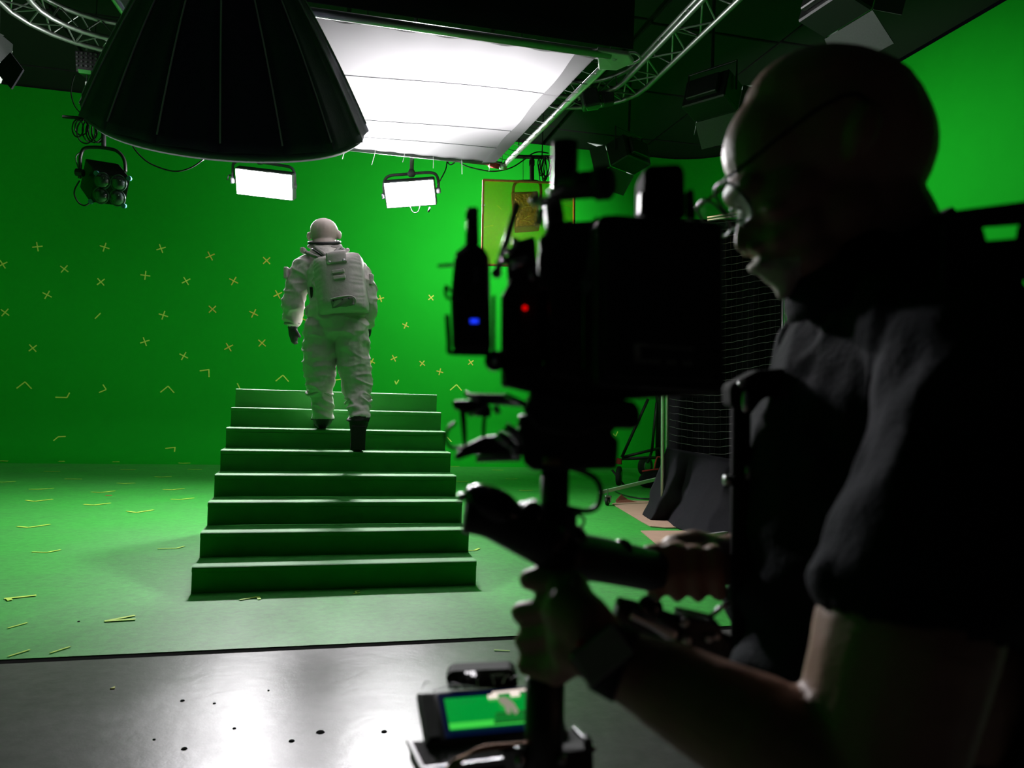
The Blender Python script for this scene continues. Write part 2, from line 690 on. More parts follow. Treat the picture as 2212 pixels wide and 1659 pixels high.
m = MB()
m.box(((XL + XR) / 2, (YF + YB - COVE) / 2 + 0.0, -0.06), (XR - XL - 2 * COVE, YB - COVE - YF, 0.12))
m.build('floor', GREEN_FLOOR, kind='structure', label='green painted studio floor with scuffs')
m = MB()
m.box(((XL + XR) / 2, (YF - 0.06 - 9.5) / 2, -0.06), (XR - XL, 9.5 - 0.06 + YF, 0.12))
m.build('floor_concrete', CONCRETE, kind='structure', label='polished grey concrete floor before the green stage')
m = MB()
m.box(((XL + XR) / 2, YF - 0.03, -0.064), (XR - XL, 0.06, 0.12))
m.build('trim_1', BLACK_LINE, kind='structure', label='black joint strip between concrete and green floor')

# curved cyclorama: plan path with round corners, profile with a coved foot
prof = [(COVE, 0.0)]
for k in range(1, 9):
    t = math.pi / 2 * k / 8
    prof.append((COVE - COVE * math.sin(t), COVE - COVE * math.cos(t)))
prof += [(0, 1.6), (0, 3.2), (0, 4.8), (0, HW)]


def plan(segs):
    """list of (x, y, inward normal)"""
    out = []
    if segs == 'left':
        out = [(XL, y, (1, 0)) for y in (-4, -1, 2, 5, YB - CORN)]
    if segs == 'back':
        for k in range(0, 9):
            t = math.pi / 2 * k / 8
            out.append((XL + CORN - CORN * math.cos(t), YB - CORN + CORN * math.sin(t), (math.cos(t), -math.sin(t))))
        for x in (-3, -1, 1, 3, 5):
            out.append((x, YB, (0, -1)))
        for k in range(0, 9):
            t = math.pi / 2 * k / 8
            out.append((XR - CORN + CORN * math.sin(t), YB - CORN + CORN * math.cos(t), (-math.sin(t), -math.cos(t))))
    if segs == 'right':
        out = [(XR, y, (-1, 0)) for y in (YB - CORN, 5, 2, -1, -4)]
    return out


for side in ('left', 'back', 'right'):
    pl = plan(side)
    m = MB()
    n = len(prof)
    vs = []
    for (x, y, nn) in pl:
        for (s_, z) in prof:
            vs.append((x + nn[0] * s_, y + nn[1] * s_, z))
    fs = [(i * n + k, (i + 1) * n + k, (i + 1) * n + k + 1, i * n + k + 1) for i in range(len(pl) - 1) for k in range(n - 1)]
    m.add(vs, fs)
    m.build('wall_' + side, GREEN_WALL, kind='structure', smooth=True, label='green painted studio wall, %s side of the cyclorama' % side)
# corner infill of the floor where the coves turn
m = MB()
m.box((XL + COVE / 2, (YF + YB - CORN) / 2, -0.065), (COVE, YB - CORN - YF, 0.12))
m.box((XR - COVE / 2, (YF + YB - CORN) / 2, -0.065), (COVE, YB - CORN - YF, 0.12))
m.build('floor_margin', GREEN_FLOOR, kind='structure')

# black ceiling of big panels with open joints
ceil = MB().box(((XL + XR) / 2, 1.0, HW + 0.16), (XR - XL, 18, 0.1)).build('ceiling', CEIL, kind='structure', label='black studio ceiling of dark panels')
pan = None
for i in range(8):
    for j in range(9):
        x, y = XL + (i + 0.5) * (XR - XL) / 8, -7.6 + j * 2.0 + 0.9
        if pan is None:
            pan = MB().box((0, 0, 0), ((XR - XL) / 8 - 0.05, 1.95, 0.06), ch=0.01).build('panel', CEIL)
            pm = pan.data
            bpy.data.objects.remove(pan)
            pan = True
        o = bpy.data.objects.new('panel', pm)
        COL.objects.link(o)
        o.parent = ceil
        o.location = V((x, y, HW + 0.03 + 0.02 * ((i * 7 + j * 3) % 3 - 1))) - ceil.location

# ================================================================== STAIRCASE
R_, D_, W_ = 0.148, 0.2749, 1.6512
st = thing('staircase', 'green painted wooden staircase of eight steps in the middle of the studio', 'staircase', (W_ / 2, 1.1, 0))
for k in range(1, 9):
    y0 = (k - 1) * D_
    m = MB()
    prof_t = [(y0 - 0.000, k * R_ - 0.030), (y0 - 0.000, k * R_ - 0.011), (y0 + 0.003, k * R_ - 0.004), (y0 + 0.011, k * R_),
              (y0 + D_ + 0.0, k * R_), (y0 + D_ + 0.0, k * R_ - 0.030)]
    m.prism([(0, y, z) for y, z in prof_t], (W_, 0, 0))
    m.build('tread', GREEN_STEP, st)
    m = MB()
    m.box((W_ / 2, y0 + 0.0125, (k - 1) * R_ + (R_ - 0.031) / 2), (W_ - 0.002, 0.02, R_ - 0.031))
    m.build('riser', GREEN_STEP, st)
for x in (0.0, W_ - 0.018):
    poly = [(x + 0.002, 0.024, 0)]
    for k in range(1, 9):
        poly += [(x + 0.002, (k - 1) * D_ + 0.024, k * R_ - 0.032), (x + 0.002, k * D_ + 0.024 if k < 8 else 8 * D_, k * R_ - 0.032)]
    poly += [(x + 0.002, 8 * D_, 0)]
    MB().prism(poly, (0.014, 0, 0)).build('side_panel', GREEN_STEP, st)

# ================================================================== OVERHEAD SILK
SA, SB, SC, SD = V((-0.55, -0.2, 3.33)), V((2.37, -0.2, 3.33)), V((2.42, 3.06, 3.61)), V((-0.50, 3.06, 3.61))


def silk(u, v):
    p = (SA * (1 - u) + SB * u) * (1 - v) + (SD * (1 - u) + SC * u) * v
    sag = 0.05 * math.sin(math.pi * u) * math.sin(math.pi * v)
    rip = 0.006 * math.sin(u * 60) * max(0, 1 - v * 9) + 0.004 * math.sin(u * 90) * max(0, v * 9 - 8)
    return p - V((0, 0, sag + rip))


sk = thing('overhead_silk', 'large white diffusion silk stretched flat on a tube frame above the stairs', 'diffusion silk', (0.9, 1.43, 3.3))
MB().grid(lambda u, v: silk(0.015 + 0.955 * u, 0.012 + 0.976 * v), 60, 60).build('silk_cloth', SILK, sk, smooth=True)
r0 = 0.026
for a, b in ((SA, SB), (SC, SD)):
    MB().cone(a, b, r0, n=14).build('frame_tube', LAMP_GREY if a is SC else ALU, sk, smooth=True)
for a, b in ((SB, SC), (SD, SA)):
    MB().cone(a + V((0.03, 0, 0)), b + V((0.03, 0, 0)), r0, n=14).build('frame_tube', SILVER, sk, smooth=True)
HEM = SILK.copy()
HEM.name = 'silk_hem'
for _n in HEM.node_tree.nodes:
    if _n.type == 'MAP_RANGE':
        _n.inputs[3].default_value = 0.40
        _n.inputs[4].default_value = 0.50
for v0, nm in ((0.27, 'seam'), (0.60, 'seam'), (0.80, 'seam')):
    pts = [silk(0.015 + 0.955 * k / 20, v0 + 0.02 * math.sin(k * 0.3)) - V((0, 0, 0.004)) for k in range(21)]
    MB().tube(pts, 0.003, 5, smooth=0).build(nm, LAMP_GREY, sk)
# puckered hem along the right edge and the near edge
MB().grid(lambda u, v: silk(0.925 + 0.045 * u + 0.006 * math.sin(v * 9.42) ** 2 * (1 - u), v) - V((0, 0, 0.010)), 3, 80
          ).build('hem', HEM, sk, smooth=True)
MB().grid(lambda u, v: silk(0.02 + 0.96 * u, 0.002 + 0.016 * v) - V((0, 0, 0.008 + 0.003 * math.sin(u * 90))), 80, 2
          ).build('hem', HEM, sk, smooth=True)
for k in range(16):
    v0 = (k + 0.5) / 16
    a = silk(0.968, v0) - V((0, 0, 0.01))
    b = SB * (1 - v0) + SC * v0 + V((0.03, 0, -0.02))
    MB().tube([a, (a + b) / 2 - V((0, 0, 0.008)), b], 0.003, 5, smooth=2).build('lace', WHITE_PANEL if k % 2 else BLACK_MET, sk)
for k in range(10):
    u0 = (k + 0.5) / 10
    b = SD * (1 - u0) + SC * u0
    MB().tube([b + V((0, 0, 0.03)), b + V((0.01, -0.03, -0.02)), b + V((0.02 * math.sin(k), -0.02, -0.09 - 0.03 * (k % 3)))], 0.003, 5).build('tie', WHITE_PANEL, sk)
# folded corner pockets
m = MB()
m.prism([SB + V((-0.10, -0.03, 0.03)), SB + V((0.10, -0.05, 0.02)), SB + V((0.16, 0.0, 0.0)), SB + V((0.08, 0.10, -0.02)), SB + V((-0.02, 0.16, 0))], (0, 0, -0.03))
m.build('corner_pocket', WHITE_PANEL, sk, bevel=0.008)
MB().tube([SB + V((0.06, -0.03, 0)), SB + V((0.15, -0.03, 0.02)), SB + V((0.20, 0.0, 0)), SB + V((0.14, 0.05, -0.02)), SB + V((0.06, 0.03, -0.02))], 0.008, 6).build('corner_loop', WHITE_PANEL, sk, smooth=True)
MB().cone(SC + V((-0.14, 0, -0.01)), SC + V((-0.03, 0, -0.02)), 0.032, n=12).build('corner_tape', RED, sk, smooth=True, label='red tape on the far frame corner')
MB().cone(SC + V((-0.02, 0, -0.02)), SC + V((0.05, 0.0, -0.02)), 0.034, n=12).build('corner_bracket', SILVER, sk, smooth=True)
for p in (SA, SB, SC, SD):
    MB().cone(p + V((0, 0, 0.02)), V((p.x, p.y, HW)), 0.004, n=6).build('hanging_wire', BLACK_MET, sk)

# black cloth standing on the near edge of the silk
m = MB()


def skirt(u, v):
    x = -0.62 + 3.12 * u
    return V((x, -0.25 + 0.03 * math.sin(u * 17) * v + 0.02 * math.sin(u * 41) * v, 3.36 + 1.25 * v))


m.grid(skirt, 60, 10)
m.build('black_skirt', DUVET, thick=0.006, smooth=True, label='black cloth flag hung along the near edge of the overhead silk', cat='flag')

area_light('silk_lamp', (1.6, 0.85, 4.95), (0, 0.0, -1), 0.35, 0.35, SILK_LAMP * 1.5, (1.0, 0.95, 1.0), 95)
area_light('silk_lamp.001', (0.8, 2.35, 4.95), (0, 0.0, -1), 0.35, 0.35, SILK_LAMP * 1.5, (1.0, 0.97, 1.0), 95)

# ================================================================== OCTAGONAL SOFTBOX
OC = at(499, 254, 4.15)
vdir = (OC - CAM).normalized()
tl = 0.083
e1 = (RT * math.cos(tl) - UP * math.sin(tl))
e1 = (e1 - vdir * e1.dot(vdir)).normalized()
uu = e1.cross(vdir).normalized()
ta = math.radians(12.5)
ax_o = (-uu * math.cos(ta) + vdir * math.sin(ta)).normalized()   # from apex to opening
e2 = ax_o.cross(e1).normalized()
RO, DO = 0.735, 0.98
sb = thing('parabolic_softbox', 'huge black parabolic umbrella softbox hanging before the overhead silk', 'softbox', OC + V((0, 0, -0.6)))
NG = 16


def dome(ang, h, off=0.0):
    """h 0 at the rim, 1 at the apex"""
    r = RO * max(0.0, 1 - 0.97 * h) ** 0.70 + off
    return OC - ax_o * (DO * h) + (e1 * math.cos(ang) + e2 * math.sin(ang)) * r


hs = [0, 0.04, 0.12, 0.22, 0.34, 0.46, 0.58, 0.7, 0.82, 0.92, 1.0]
a0 = 0.07
for g in range(NG):
    t0, t1 = a0 + 2 * math.pi * g / NG, a0 + 2 * math.pi * (g + 1) / NG
    vs, fs = [], []
    for h in hs:
        for k in range(5):
            q = k / 4
            p = dome(t0, h) * (1 - q) + dome(t1, h) * q
            puff = 0.012 * math.sin(math.pi * q)
            vs.append(p + (p - (OC - ax_o * (DO * h))).normalized() * (-puff if h < 0.9 else 0))
    for i in range(len(hs) - 1):
        for k in range(4):
            fs.append((i * 5 + k, i * 5 + k + 1, (i + 1) * 5 + k + 1, (i + 1) * 5 + k))
    m = MB()
    m.add(vs, fs)
    m.build('panel', [OCTA], sb, thick=0.004, smooth=True)
    MB().tube([dome(t0, h, 0.003) for h in hs[1:]], 0.0042, 5, smooth=2).build('seam', OCTA_SEAM, sb)
# rim lip and inner silver lining
lip_pts = 64
m = MB()
vs, fs = [], []
for k in range(lip_pts):
    t = 2 * math.pi * k / lip_pts
    d = e1 * math.cos(t) + e2 * math.sin(t)
    vs += [OC + d * (RO - 0.03), OC + ax_o * 0.02 + d * (RO - 0.03), OC + ax_o * 0.055 + d * (RO - 0.07)]
for k in range(lip_pts):
    j = (k + 1) % lip_pts
    fs += [(k * 3, j * 3, j * 3 + 1, k * 3 + 1), (k * 3 + 1, j * 3 + 1, j * 3 + 2, k * 3 + 2)]
m.add(vs, fs)
m.build('rim_lip', OCTA, sb, smooth=True, thick=0.006)
m = MB()
vs, fs = [], []
for i, h in enumerate(hs):
    for k in range(32):
        vs.append(dome(2 * math.pi * k / 32, h, -0.03 if h < 0.97 else -0.001))
for i in range(len(hs) - 1):
    for k in range(32):
        fs.append((i * 32 + k, i * 32 + (k + 1) % 32, (i + 1) * 32 + (k + 1) % 32, (i + 1) * 32 + k))
m.add(vs, fs)
m.build('inner_lining', SILVER_IN, sb, smooth=True)
apex = OC - ax_o * DO
MB().cone(apex, apex - ax_o * 0.22, 0.11, 0.08, 16).build('speed_ring', BLACK_MET, sb, smooth=True)
MB().cone(apex - ax_o * 0.18, V((apex.x, apex.y, HW)), 0.02, n=10).build('hanger_pole', BLACK_MET, sb)


# ================================================================== LAMPS
def quad_axes(c):
    """unit axes of a four cornered face TL TR BR BL"""
    x = ((c[1] - c[0]) + (c[2] - c[3])).normalized()
    y = ((c[0] - c[3]) + (c[1] - c[2])).normalized()
    n = x.cross(y).normalized()
    y = n.cross(x).normalized()
    return x, y, n


def px_tube(pts, d, r, n=7, smooth=4):
    return MB().tube([at(q[0], q[1], q[2] if len(q) > 2 else d) for q in pts], r, n, smooth)


def panel_lamp(px, label, yoke, d, hanger, knobs, extra):
    top, bot = d - 0.06, d + 0.06
    c = [at(*px[0], top), at(*px[1], top), at(*px[2], bot), at(*px[3], bot)]
    x, y, n = quad_axes(c)
    if n.dot(CAM - c[0]) < 0:
        n = -n
    ctr = (c[0] + c[1] + c[2] + c[3]) / 4
    w_ = ((c[1] - c[0]).length + (c[2] - c[3]).length) / 2
    h_ = ((c[0] - c[3]).length + (c[1] - c[2]).length) / 2
    t = thing('panel_lamp', label, 'lamp', ctr - V((0, 0, h_ / 2)), 'lit panel lamps under the silk')
    m = MB()
    m.box(ctr - n * 0.075, (w_ + 0.035, h_ + 0.035, 0.13), (x, y, n), 0.012)
    m.build('housing', LAMP_GREY, t)
    m = MB()
    m.box(ctr - n * 0.006, (w_, h_, 0.012), (x, y, n), 0.003)
    m.build('diffuser', PANEL_EMIT, t, label='glowing white diffuser')
    MB().tube([at(p[0], p[1], d + 0.06) for p in yoke], 0.016, 9, 5).build('yoke', LAMP_GREY, t, smooth=True)
    a, b = at(*hanger[0], d + 0.06), at(*hanger[1], d + 0.06)
    MB().cone(V((a.x, a.y, HW)), b, 0.024, n=10).build('hanger_post', LAMP_GREY, t, smooth=True)
    MB().lathe(b, (a - b), [(-0.03, 0.03), (0.0, 0.05), (0.05, 0.028)], 12).build('yoke_socket', LAMP_GREY, t, smooth=True)
    for kx, ky in knobs:
        p = at(kx, ky, d + 0.06)
        MB().cone(p - x * 0.02, p + x * 0.03, 0.035, 0.028, 12).build('knob', LAMP_GREY, t, smooth=True)
    for pts, r in extra:
        px_tube(pts, d + 0.07, r).build('cable', BLACK_MET, t, smooth=True)
    return t


panel_lamp([(512, 366), (631, 381), (627, 431), (509, 418)], 'lit white panel lamp hanging just below the black softbox',
           [(503, 392), (503, 365), (506, 352), (525, 346), (560, 350), (605, 357), (628, 362), (636, 374), (637, 395), (635, 405)],
           8.6, ((560, 318), (562, 349)), ((503, 390), (635, 402)), [([(500, 379), (494, 379), (492, 389)], 0.007)])
panel_lamp([(829, 398), (933, 390), (941, 441), (839, 448)], 'lit white panel lamp hanging under the far edge of the silk by a post',
           [(830, 420), (829, 400), (833, 386), (845, 379), (870, 377), (900, 374), (930, 373), (942, 378), (947, 392), (947, 410)],
           8.6, ((889, 342), (889, 376)), ((829, 424), (946, 412)),
           [([(886, 446), (890, 456), (897, 460), (904, 456), (907, 446)], 0.005),
            ([(925, 458), (929, 448)], 0.012)])

# four-lens spot on its yoke, unlit
F4 = [at(207, 372, 8.0), at(282, 384, 8.0), at(270, 447, 8.06), at(194, 437, 8.06)]
back = at(184.5, 342, 8.28) - F4[0]
t4 = thing('four_lens_spot', 'unlit black spotlight with four round lenses hanging by the softbox', 'spotlight', sum(F4, V()) / 4 - V((0, 0, 0.25)))
MB().prism(F4, back).build('housing', BLACK_MET, t4, bevel=0.012)
x4, y4, n4 = quad_axes(F4)
if n4.dot(CAM - F4[0]) < 0:
    n4 = -n4
LENS = mat('dark_lens_glass', (0.03, 0.045, 0.042), rough=0.06, var=0.2, scale=30, spec=0.9, coat=0.6)
RING = mat('lens_ring', (0.10, 0.14, 0.13), rough=0.3, metal=0.5)
for q in ((224, 391), (259, 396), (217, 422.5), (253, 427.5)):
    c = at(*q, 8.03)
    c = c - n4 * (c - F4[0]).dot(n4) + n4 * 0.004
    o = MB().lathe(c, n4, [(0, 0.080), (0.012, 0.078), (0.030, 0.064), (0.042, 0.038), (0.046, 0.010)], 24).build('lens', LENS, t4, smooth=True)
    MB().tube([c + (x4 * math.cos(a) + y4 * math.sin(a)) * 0.083 + n4 * 0.006 for a in [i * math.pi / 10 for i in range(20)]],
              0.006, 6, 2, closed=True).build('lens_ring', RING, o, smooth=True)
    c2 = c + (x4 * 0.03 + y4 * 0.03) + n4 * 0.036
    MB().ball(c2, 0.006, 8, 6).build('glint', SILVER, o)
CYAN = mat('teal_corner', (0.04, 0.16, 0.18), rough=0.5)
for q in F4:
    ctr = sum(F4, V()) / 4
    MB().cone(q + (ctr - q) * 0.06 - n4 * 0.01, q + (ctr - q) * 0.06 + n4 * 0.015, 0.026, n=10).build('corner_cap', CYAN, t4)
px_tube([(172, 385), (173, 360), (174, 338), (182, 321), (205, 318), (228, 320), (250, 325), (264, 337), (270, 352), (271, 372)], 8.14, 0.018, 9).build('yoke', BLACK_MET, t4, smooth=True)
px_tube([(224, 256), (224, 320)], 8.14, 0.024, 9).build('hanger_post', BLACK_MET, t4)
MB().cone(at(165, 372, 8.14), at(180, 374, 8.14), 0.04, n=10).build('knob', BLACK_MET, t4)
px_tube([(172, 390), (162, 408), (161, 422), (170, 438), (183, 444), (194, 438)], 8.2, 0.008).build('power_cable', BLACK_MET, t4, smooth=True)
px_tube([(172, 372), (164, 345), (166, 335), (172, 330)], 8.16, 0.006).build('safety_wire', LAMP_GREY, t4, smooth=True)

gp = thing('hanging_pipe', 'thin black pipe with wound cables above the four-lens spot', 'pipe', at(220, 262, 8.15))
px_tube([(136, 252), (300, 266)], 8.15, 0.018).build('pipe', BLACK_MET, gp)
for kk, (cx_, w_, h_) in enumerate(((176, 14, 34), (186, 20, 52), (194, 16, 48), (204, 18, 50), (212, 14, 50), (200, 9, 44), (168, 12, 38))):
    pts = []
    for i in range(14):
        a = i * 2 * math.pi / 14
        pts.append((cx_ + w_ * math.sin(a), 258 + h_ / 2 - h_ / 2 * math.cos(a), 8.13 + 0.03 * math.sin(a * 2 + kk)))
    MB().tube([at(*p) for p in pts], 0.0075, 6, 3, closed=True).build('cable_loop', BLACK_MET, gp, smooth=True)
_p = at(292, 265, 8.15)
MB().cone(_p, V((_p.x, _p.y, HW)), 0.006, n=6).build('hanging_wire', BLACK_MET, gp)
px_tube([(162, 160), (155, 185), (154, 205), (162, 230), (178, 248)], 8.15, 0.006).build('drop_cable', BLACK_MET, gp, smooth=True)
px_tube([(177, 200), (180, 225), (177, 250)], 8.15, 0.005).build('drop_cable', BLACK_MET, gp, smooth=True)
px_tube([(190, 200), (197, 215), (206, 240)], 8.15, 0.006).build('drop_cable', BLACK_MET, gp, smooth=True)

o = px_tube([(279, 290), (284, 304), (292, 324), (324, 353), (374, 370), (411, 363), (440, 344)], 8.3, 0.008).build(
    'power_cable', BLACK_MET, smooth=True, label='black power cable drooping from beneath the black softbox', cat='cable')
px_tube([(282, 299), (287, 312)], 8.3, 0.018).build('connector', BLACK_MET, o, smooth=True)
px_tube([(946, 398), (956, 380), (963, 365), (966, 348), (969, 345)], 8.62, 0.007).build(
    'power_cable', BLACK_MET, smooth=True, label='short black cable rising from the panel lamp beside the gel frame', cat='cable')
px_tube([(968, 344), (968, 352), (974, 356), (982, 351), (988, 346), (1005, 358), (1040, 367), (1070, 370), (1105, 362), (1135, 343), (1150, 332), (1165, 328), (1185, 331)],
        8.62, 0.007).build('power_cable', BLACK_MET, smooth=True, label='long black cable swagged below the far corner of the silk', cat='cable')

# gel frame with the lamp behind it
gf = thing('gel_frame', 'square green gel sheet in a thin orange frame hung in front of a lamp', 'gel frame', at(1140, 580, 8.2))
G4 = [at(1044, 389, 8.2), at(1240, 397, 8.2), at(1240, 578, 8.2), at(1041, 572, 8.2)]
ORG = mat('orange_frame', (0.45, 0.17, 0.05), rough=0.7, var=0.35, scale=30)
MB().prism(G4, FW * 0.002).build('gel_sheet', GEL, gf)
for i in range(4):
    MB().bar(G4[i] - FW * 0.006, G4[(i + 1) % 4] - FW * 0.006, 0.02, 0.02).build('frame_bar', ORG, gf)
MB().bar(at(1040, 443, 8.19), at(1048, 443, 8.19), 0.008, 0.012).build('clip', WHITE_PANEL, gf)
for k in range(14):
    a = at(1060 + random.random() * 160, 440 + random.random() * 110, 8.192)
    b = a + RT * random.uniform(-0.12, 0.12) + UP * random.uniform(-0.03, 0.06)
    MB().tube([a, (a + b) / 2 + UP * 0.008, b], 0.0012, 4, 3).build('crease', TAPE_W, gf)
gl = thing('gelled_lamp', 'black lamp with crinkled gold foil face behind the green gel', 'lamp', at(1134, 500, 8.5))
MB().slab([(1104, 415), (1162, 413), (1166, 488), (1112, 492)], 8.52, 0.3).build('housing', BLACK_MET, gl, bevel=0.01)
FOIL = mat('crinkled_foil', (0.20, 0.17, 0.08), rough=0.35, metal=0.6, var=0.5, scale=45, bump=0.9, bscale=60)
P0 = [at(1112, 420, 8.5), at(1160, 418, 8.5), at(1162, 486, 8.5), at(1115, 489, 8.5)]
MB().grid(lambda u, v: (P0[0] * (1 - u) + P0[1] * u) * (1 - v) + (P0[3] * (1 - u) + P0[2] * u) * v - FW * (0.01 + 0.02 * noise.noise(V((u * 9, v * 12, 3)))), 18, 22
          ).build('foil_face', FOIL, gl)
px_tube([(1108, 440), (1109, 410), (1112, 398), (1120, 392), (1140, 391), (1160, 392), (1168, 402), (1168, 430)], 8.6, 0.016, 9).build('yoke', BLACK_MET, gl, smooth=True)
px_tube([(1149, 340), (1149, 392)], 8.6, 0.026, 10).build('hanger_post', BLACK_MET, gl)
MB().slab([(1143, 345), (1155, 345), (1155, 356), (1143, 356)], 8.57, 0.06).build('clamp', BLACK_MET, gl, bevel=0.004)
px_tube([(1108, 338), (1230, 341)], 8.62, 0.022, 10).build('support_pipe', BLACK_MET, gl)
cl = thing('cable_coil', 'bundle of black cable loops hung beside the gelled lamp', 'cable', at(1172, 390, 8.6))
for kk in range(7):
    cx_, w_, h_ = 1170 + kk * 2.2, 5 + (kk * 5) % 9, 44 + (kk * 13) % 16
    pts = []
    for i in range(12):
        a = i * 2 * math.pi / 12
        pts.append(at(cx_ + w_ * math.sin(a) + 2 * math.sin(3 * a + kk), 336 + h_ / 2 - h_ / 2 * math.cos(a), 8.58 + 0.04 * math.sin(a + kk)))
    MB().tube(pts, 0.006, 6, 3, closed=True).build('cable_loop', BLACK_MET, cl, smooth=True)
_p = at(1171, 338, 8.6)
MB().cone(_p, V((_p.x, _p.y, HW)), 0.006, n=6).build('hanging_cord', BLACK_MET, cl)
_p = at(1120, 339, 8.62)
MB().cone(_p, V((_p.x, _p.y, HW)), 0.006, n=6).build('hanging_cord', BLACK_MET, gl)
for _x in (1130, 1200):
    MB().cone(at(_x, 393, 8.2), at(_x, 340, 8.61), 0.003, n=6).build('hanging_cord', BLACK_MET, gf)

# ================================================================== TRUSS
ZT = 4.6
RC = 0.85
TX0, TX1, TY1, TY0 = -2.25, 4.0, 3.85, -1.2


def truss_path(off):
    """rounded U seen from above, offset inwards"""
    x0, x1, y1, rc = TX0 + off, TX1 - off, TY1 - off, RC - off
    pts = []
    n = int((y1 - rc - TY0) / 0.3)
    for k in range(n):
        pts.append((x0, TY0 + (y1 - rc - TY0) * k / n, k * 1.0))
    base = n
    for k in range(7):
        t = math.pi / 2 * k / 6
        pts.append((x0 + rc - rc * math.cos(t), y1 - rc + rc * math.sin(t), 0))
    nb = int((TX1 - TX0 - 2 * RC) / 0.3)
    for k in range(1, nb):
        pts.append((x0 + rc + (x1 - x0 - 2 * rc) * k / nb, y1, 0))
    for k in range(7):
        t = math.pi / 2 * k / 6
        pts.append((x1 - rc + rc * math.sin(t), y1 - rc + rc * math.cos(t), 0))
    n2 = n
    for k in range(1, n2 + 1):
        pts.append((x1, y1 - rc - (y1 - rc - TY0) * k / n2, 0))
    return pts


OUT = [V((p[0], p[1], ZT)) for p in truss_path(0)]
INN = [V((p[0], p[1], ZT + 0.02)) for p in truss_path(0.27)]
TOP = [V((p[0], p[1], ZT + 0.24)) for p in truss_path(0.135)]
tr = thing('lighting_truss', 'curved silver lighting truss running round above the stage', 'truss', ((TX0 + TX1) / 2, TY1, ZT))
for pth, r in ((OUT, 0.026), (INN, 0.026), (TOP, 0.026)):
    MB().tube(pth, r, 10, 0).build('chord', TRUSS, tr, smooth=True)
br = MB().cone((0, 0, 0), (0, 0, 1), 0.009, n=6, caps=False).build('brace', TRUSS)
brm = br.data
brl = br.location.copy()
bpy.data.objects.remove(br)


def brace(a, b):
    o = bpy.data.objects.new('brace', brm)
    COL.objects.link(o)
    o.parent = tr
    d = b - a
    o.rotation_euler = d.to_track_quat('Z', 'Y').to_euler()
    o.scale = (1, 1, d.length)
    o.location = a - tr.location


N_ = min(len(OUT), len(INN), len(TOP))
for i in range(N_ - 1):
    for A_, B_ in ((OUT, TOP), (TOP, INN), (INN, OUT)):
        if i % 2:
            brace(A_[i], B_[i + 1])
        else:
            brace(B_[i], A_[i + 1])
    if i % 3 == 0:
        brace(OUT[i], INN[i])
for p in (OUT[4], OUT[N_ - 5], TOP[N_ // 2]):
    MB().cone(p, V((p.x, p.y, HW)), 0.008, n=6).build('suspension_wire', BLACK_MET, tr)
cab = [at(1235, 205, 8.6), at(1250, 190, 8.6), at(1275, 200, 8.6), at(1290, 215, 8.6), at(1262, 226, 8.6), at(1240, 220, 8.6)]
hc = thing('chain_hoist', 'dark chain hoist with cables clamped on the truss beside the silk', 'hoist', at(1270, 232, 8.5))
MB().slab([(1255, 192), (1290, 186), (1298, 222), (1262, 230)], 8.45, 0.2).build('motor', BLACK_MET, hc, bevel=0.02)
MB().slab([(1300, 200), (1326, 196), (1328, 220), (1304, 224)], 8.5, 0.14).build('gearbox', BLACK_PLA, hc, bevel=0.015)
for kk in range(4):
    MB().tube([p + V((0.02 * kk, 0, 0.02 * math.sin(kk * 2))) for p in cab], 0.008, 6, 4, closed=True).build('cable_loop', BLACK_MET, hc, smooth=True)
MB().slab([(1264, 227), (1299, 227), (1292, 235), (1270, 238)], 8.5, 0.03).build('tag_plate', GREEN_STEP, hc)


# ================================================================== WASH FIXTURES
def wash(name, label, c, facing, size, watts, tilt=-0.30, color=(1, 1, 1), pitch_doors=0.6):
    f = V(facing).normalized()
    f = (f + V((0, 0, tilt))).normalized()
    r, f, u = frame(f)
    c = V(c)
    w_, d_, h_ = size
    t = thing(name, label, 'wash light', c - u * h_ / 2, 'wash lights along the truss')
    m = MB()
    m.box(c, (w_, d_, h_), (r, f, u), 0.015)
    m.build('housing', BLACK_PLA, t)
    m = MB()
    m.box(c - f * (d_ / 2 + 0.03), (w_ * 0.7, 0.06, h_ * 0.7), (r, f, u), 0.01)
    m.build('rear_cover', BLACK_MET, t)
    fr = c + f * (d_ / 2)
    m = MB()
    m.box(fr + f * 0.004, (w_ * 0.92, 0.006, h_ * 0.88), (r, f, u))
    m.build('front_lens', WHITE_PANEL, t)
    dl = h_ * 0.95
    for sg in (1, -1):
        dirn = (f * math.cos(pitch_doors) + u * sg * math.sin(pitch_doors)).normalized()
        p = fr + u * sg * h_ / 2
        MB().prism([p - r * w_ / 2, p + r * w_ / 2, p + r * w_ * 0.55 + dirn * dl, p - r * w_ * 0.55 + dirn * dl], dirn.cross(r) * 0.006).build('barn_door', DOOR_GREY, t)
        dirn = (f * math.cos(pitch_doors) + r * sg * math.sin(pitch_doors)).normalized()
        p = fr + r * sg * w_ / 2
        MB().prism([p - u * h_ / 2, p + u * h_ / 2, p + u * h_ * 0.55 + dirn * dl * 0.7, p - u * h_ * 0.55 + dirn * dl * 0.7], dirn.cross(u) * 0.006).build('barn_door', DOOR_GREY, t)
    ya = [c - r * (w_ / 2 + 0.03), c - r * (w_ / 2 + 0.03) + V((0, 0, 0.32)), c + r * (w_ / 2 + 0.03) + V((0, 0, 0.32)), c + r * (w_ / 2 + 0.03)]
    MB().tube(ya, 0.014, 8, 0).build('yoke', BLACK_MET, t)
    top = c + V((0, 0, 0.32))
    MB().cone(top, V((top.x, top.y, HW)), 0.02, n=8).build('hanger_pole', BLACK_MET, t)
    area_light(name + '_beam', fr + f * 0.012, f, w_ * 0.9, h_ * 0.85, watts, color, 125)
    return t


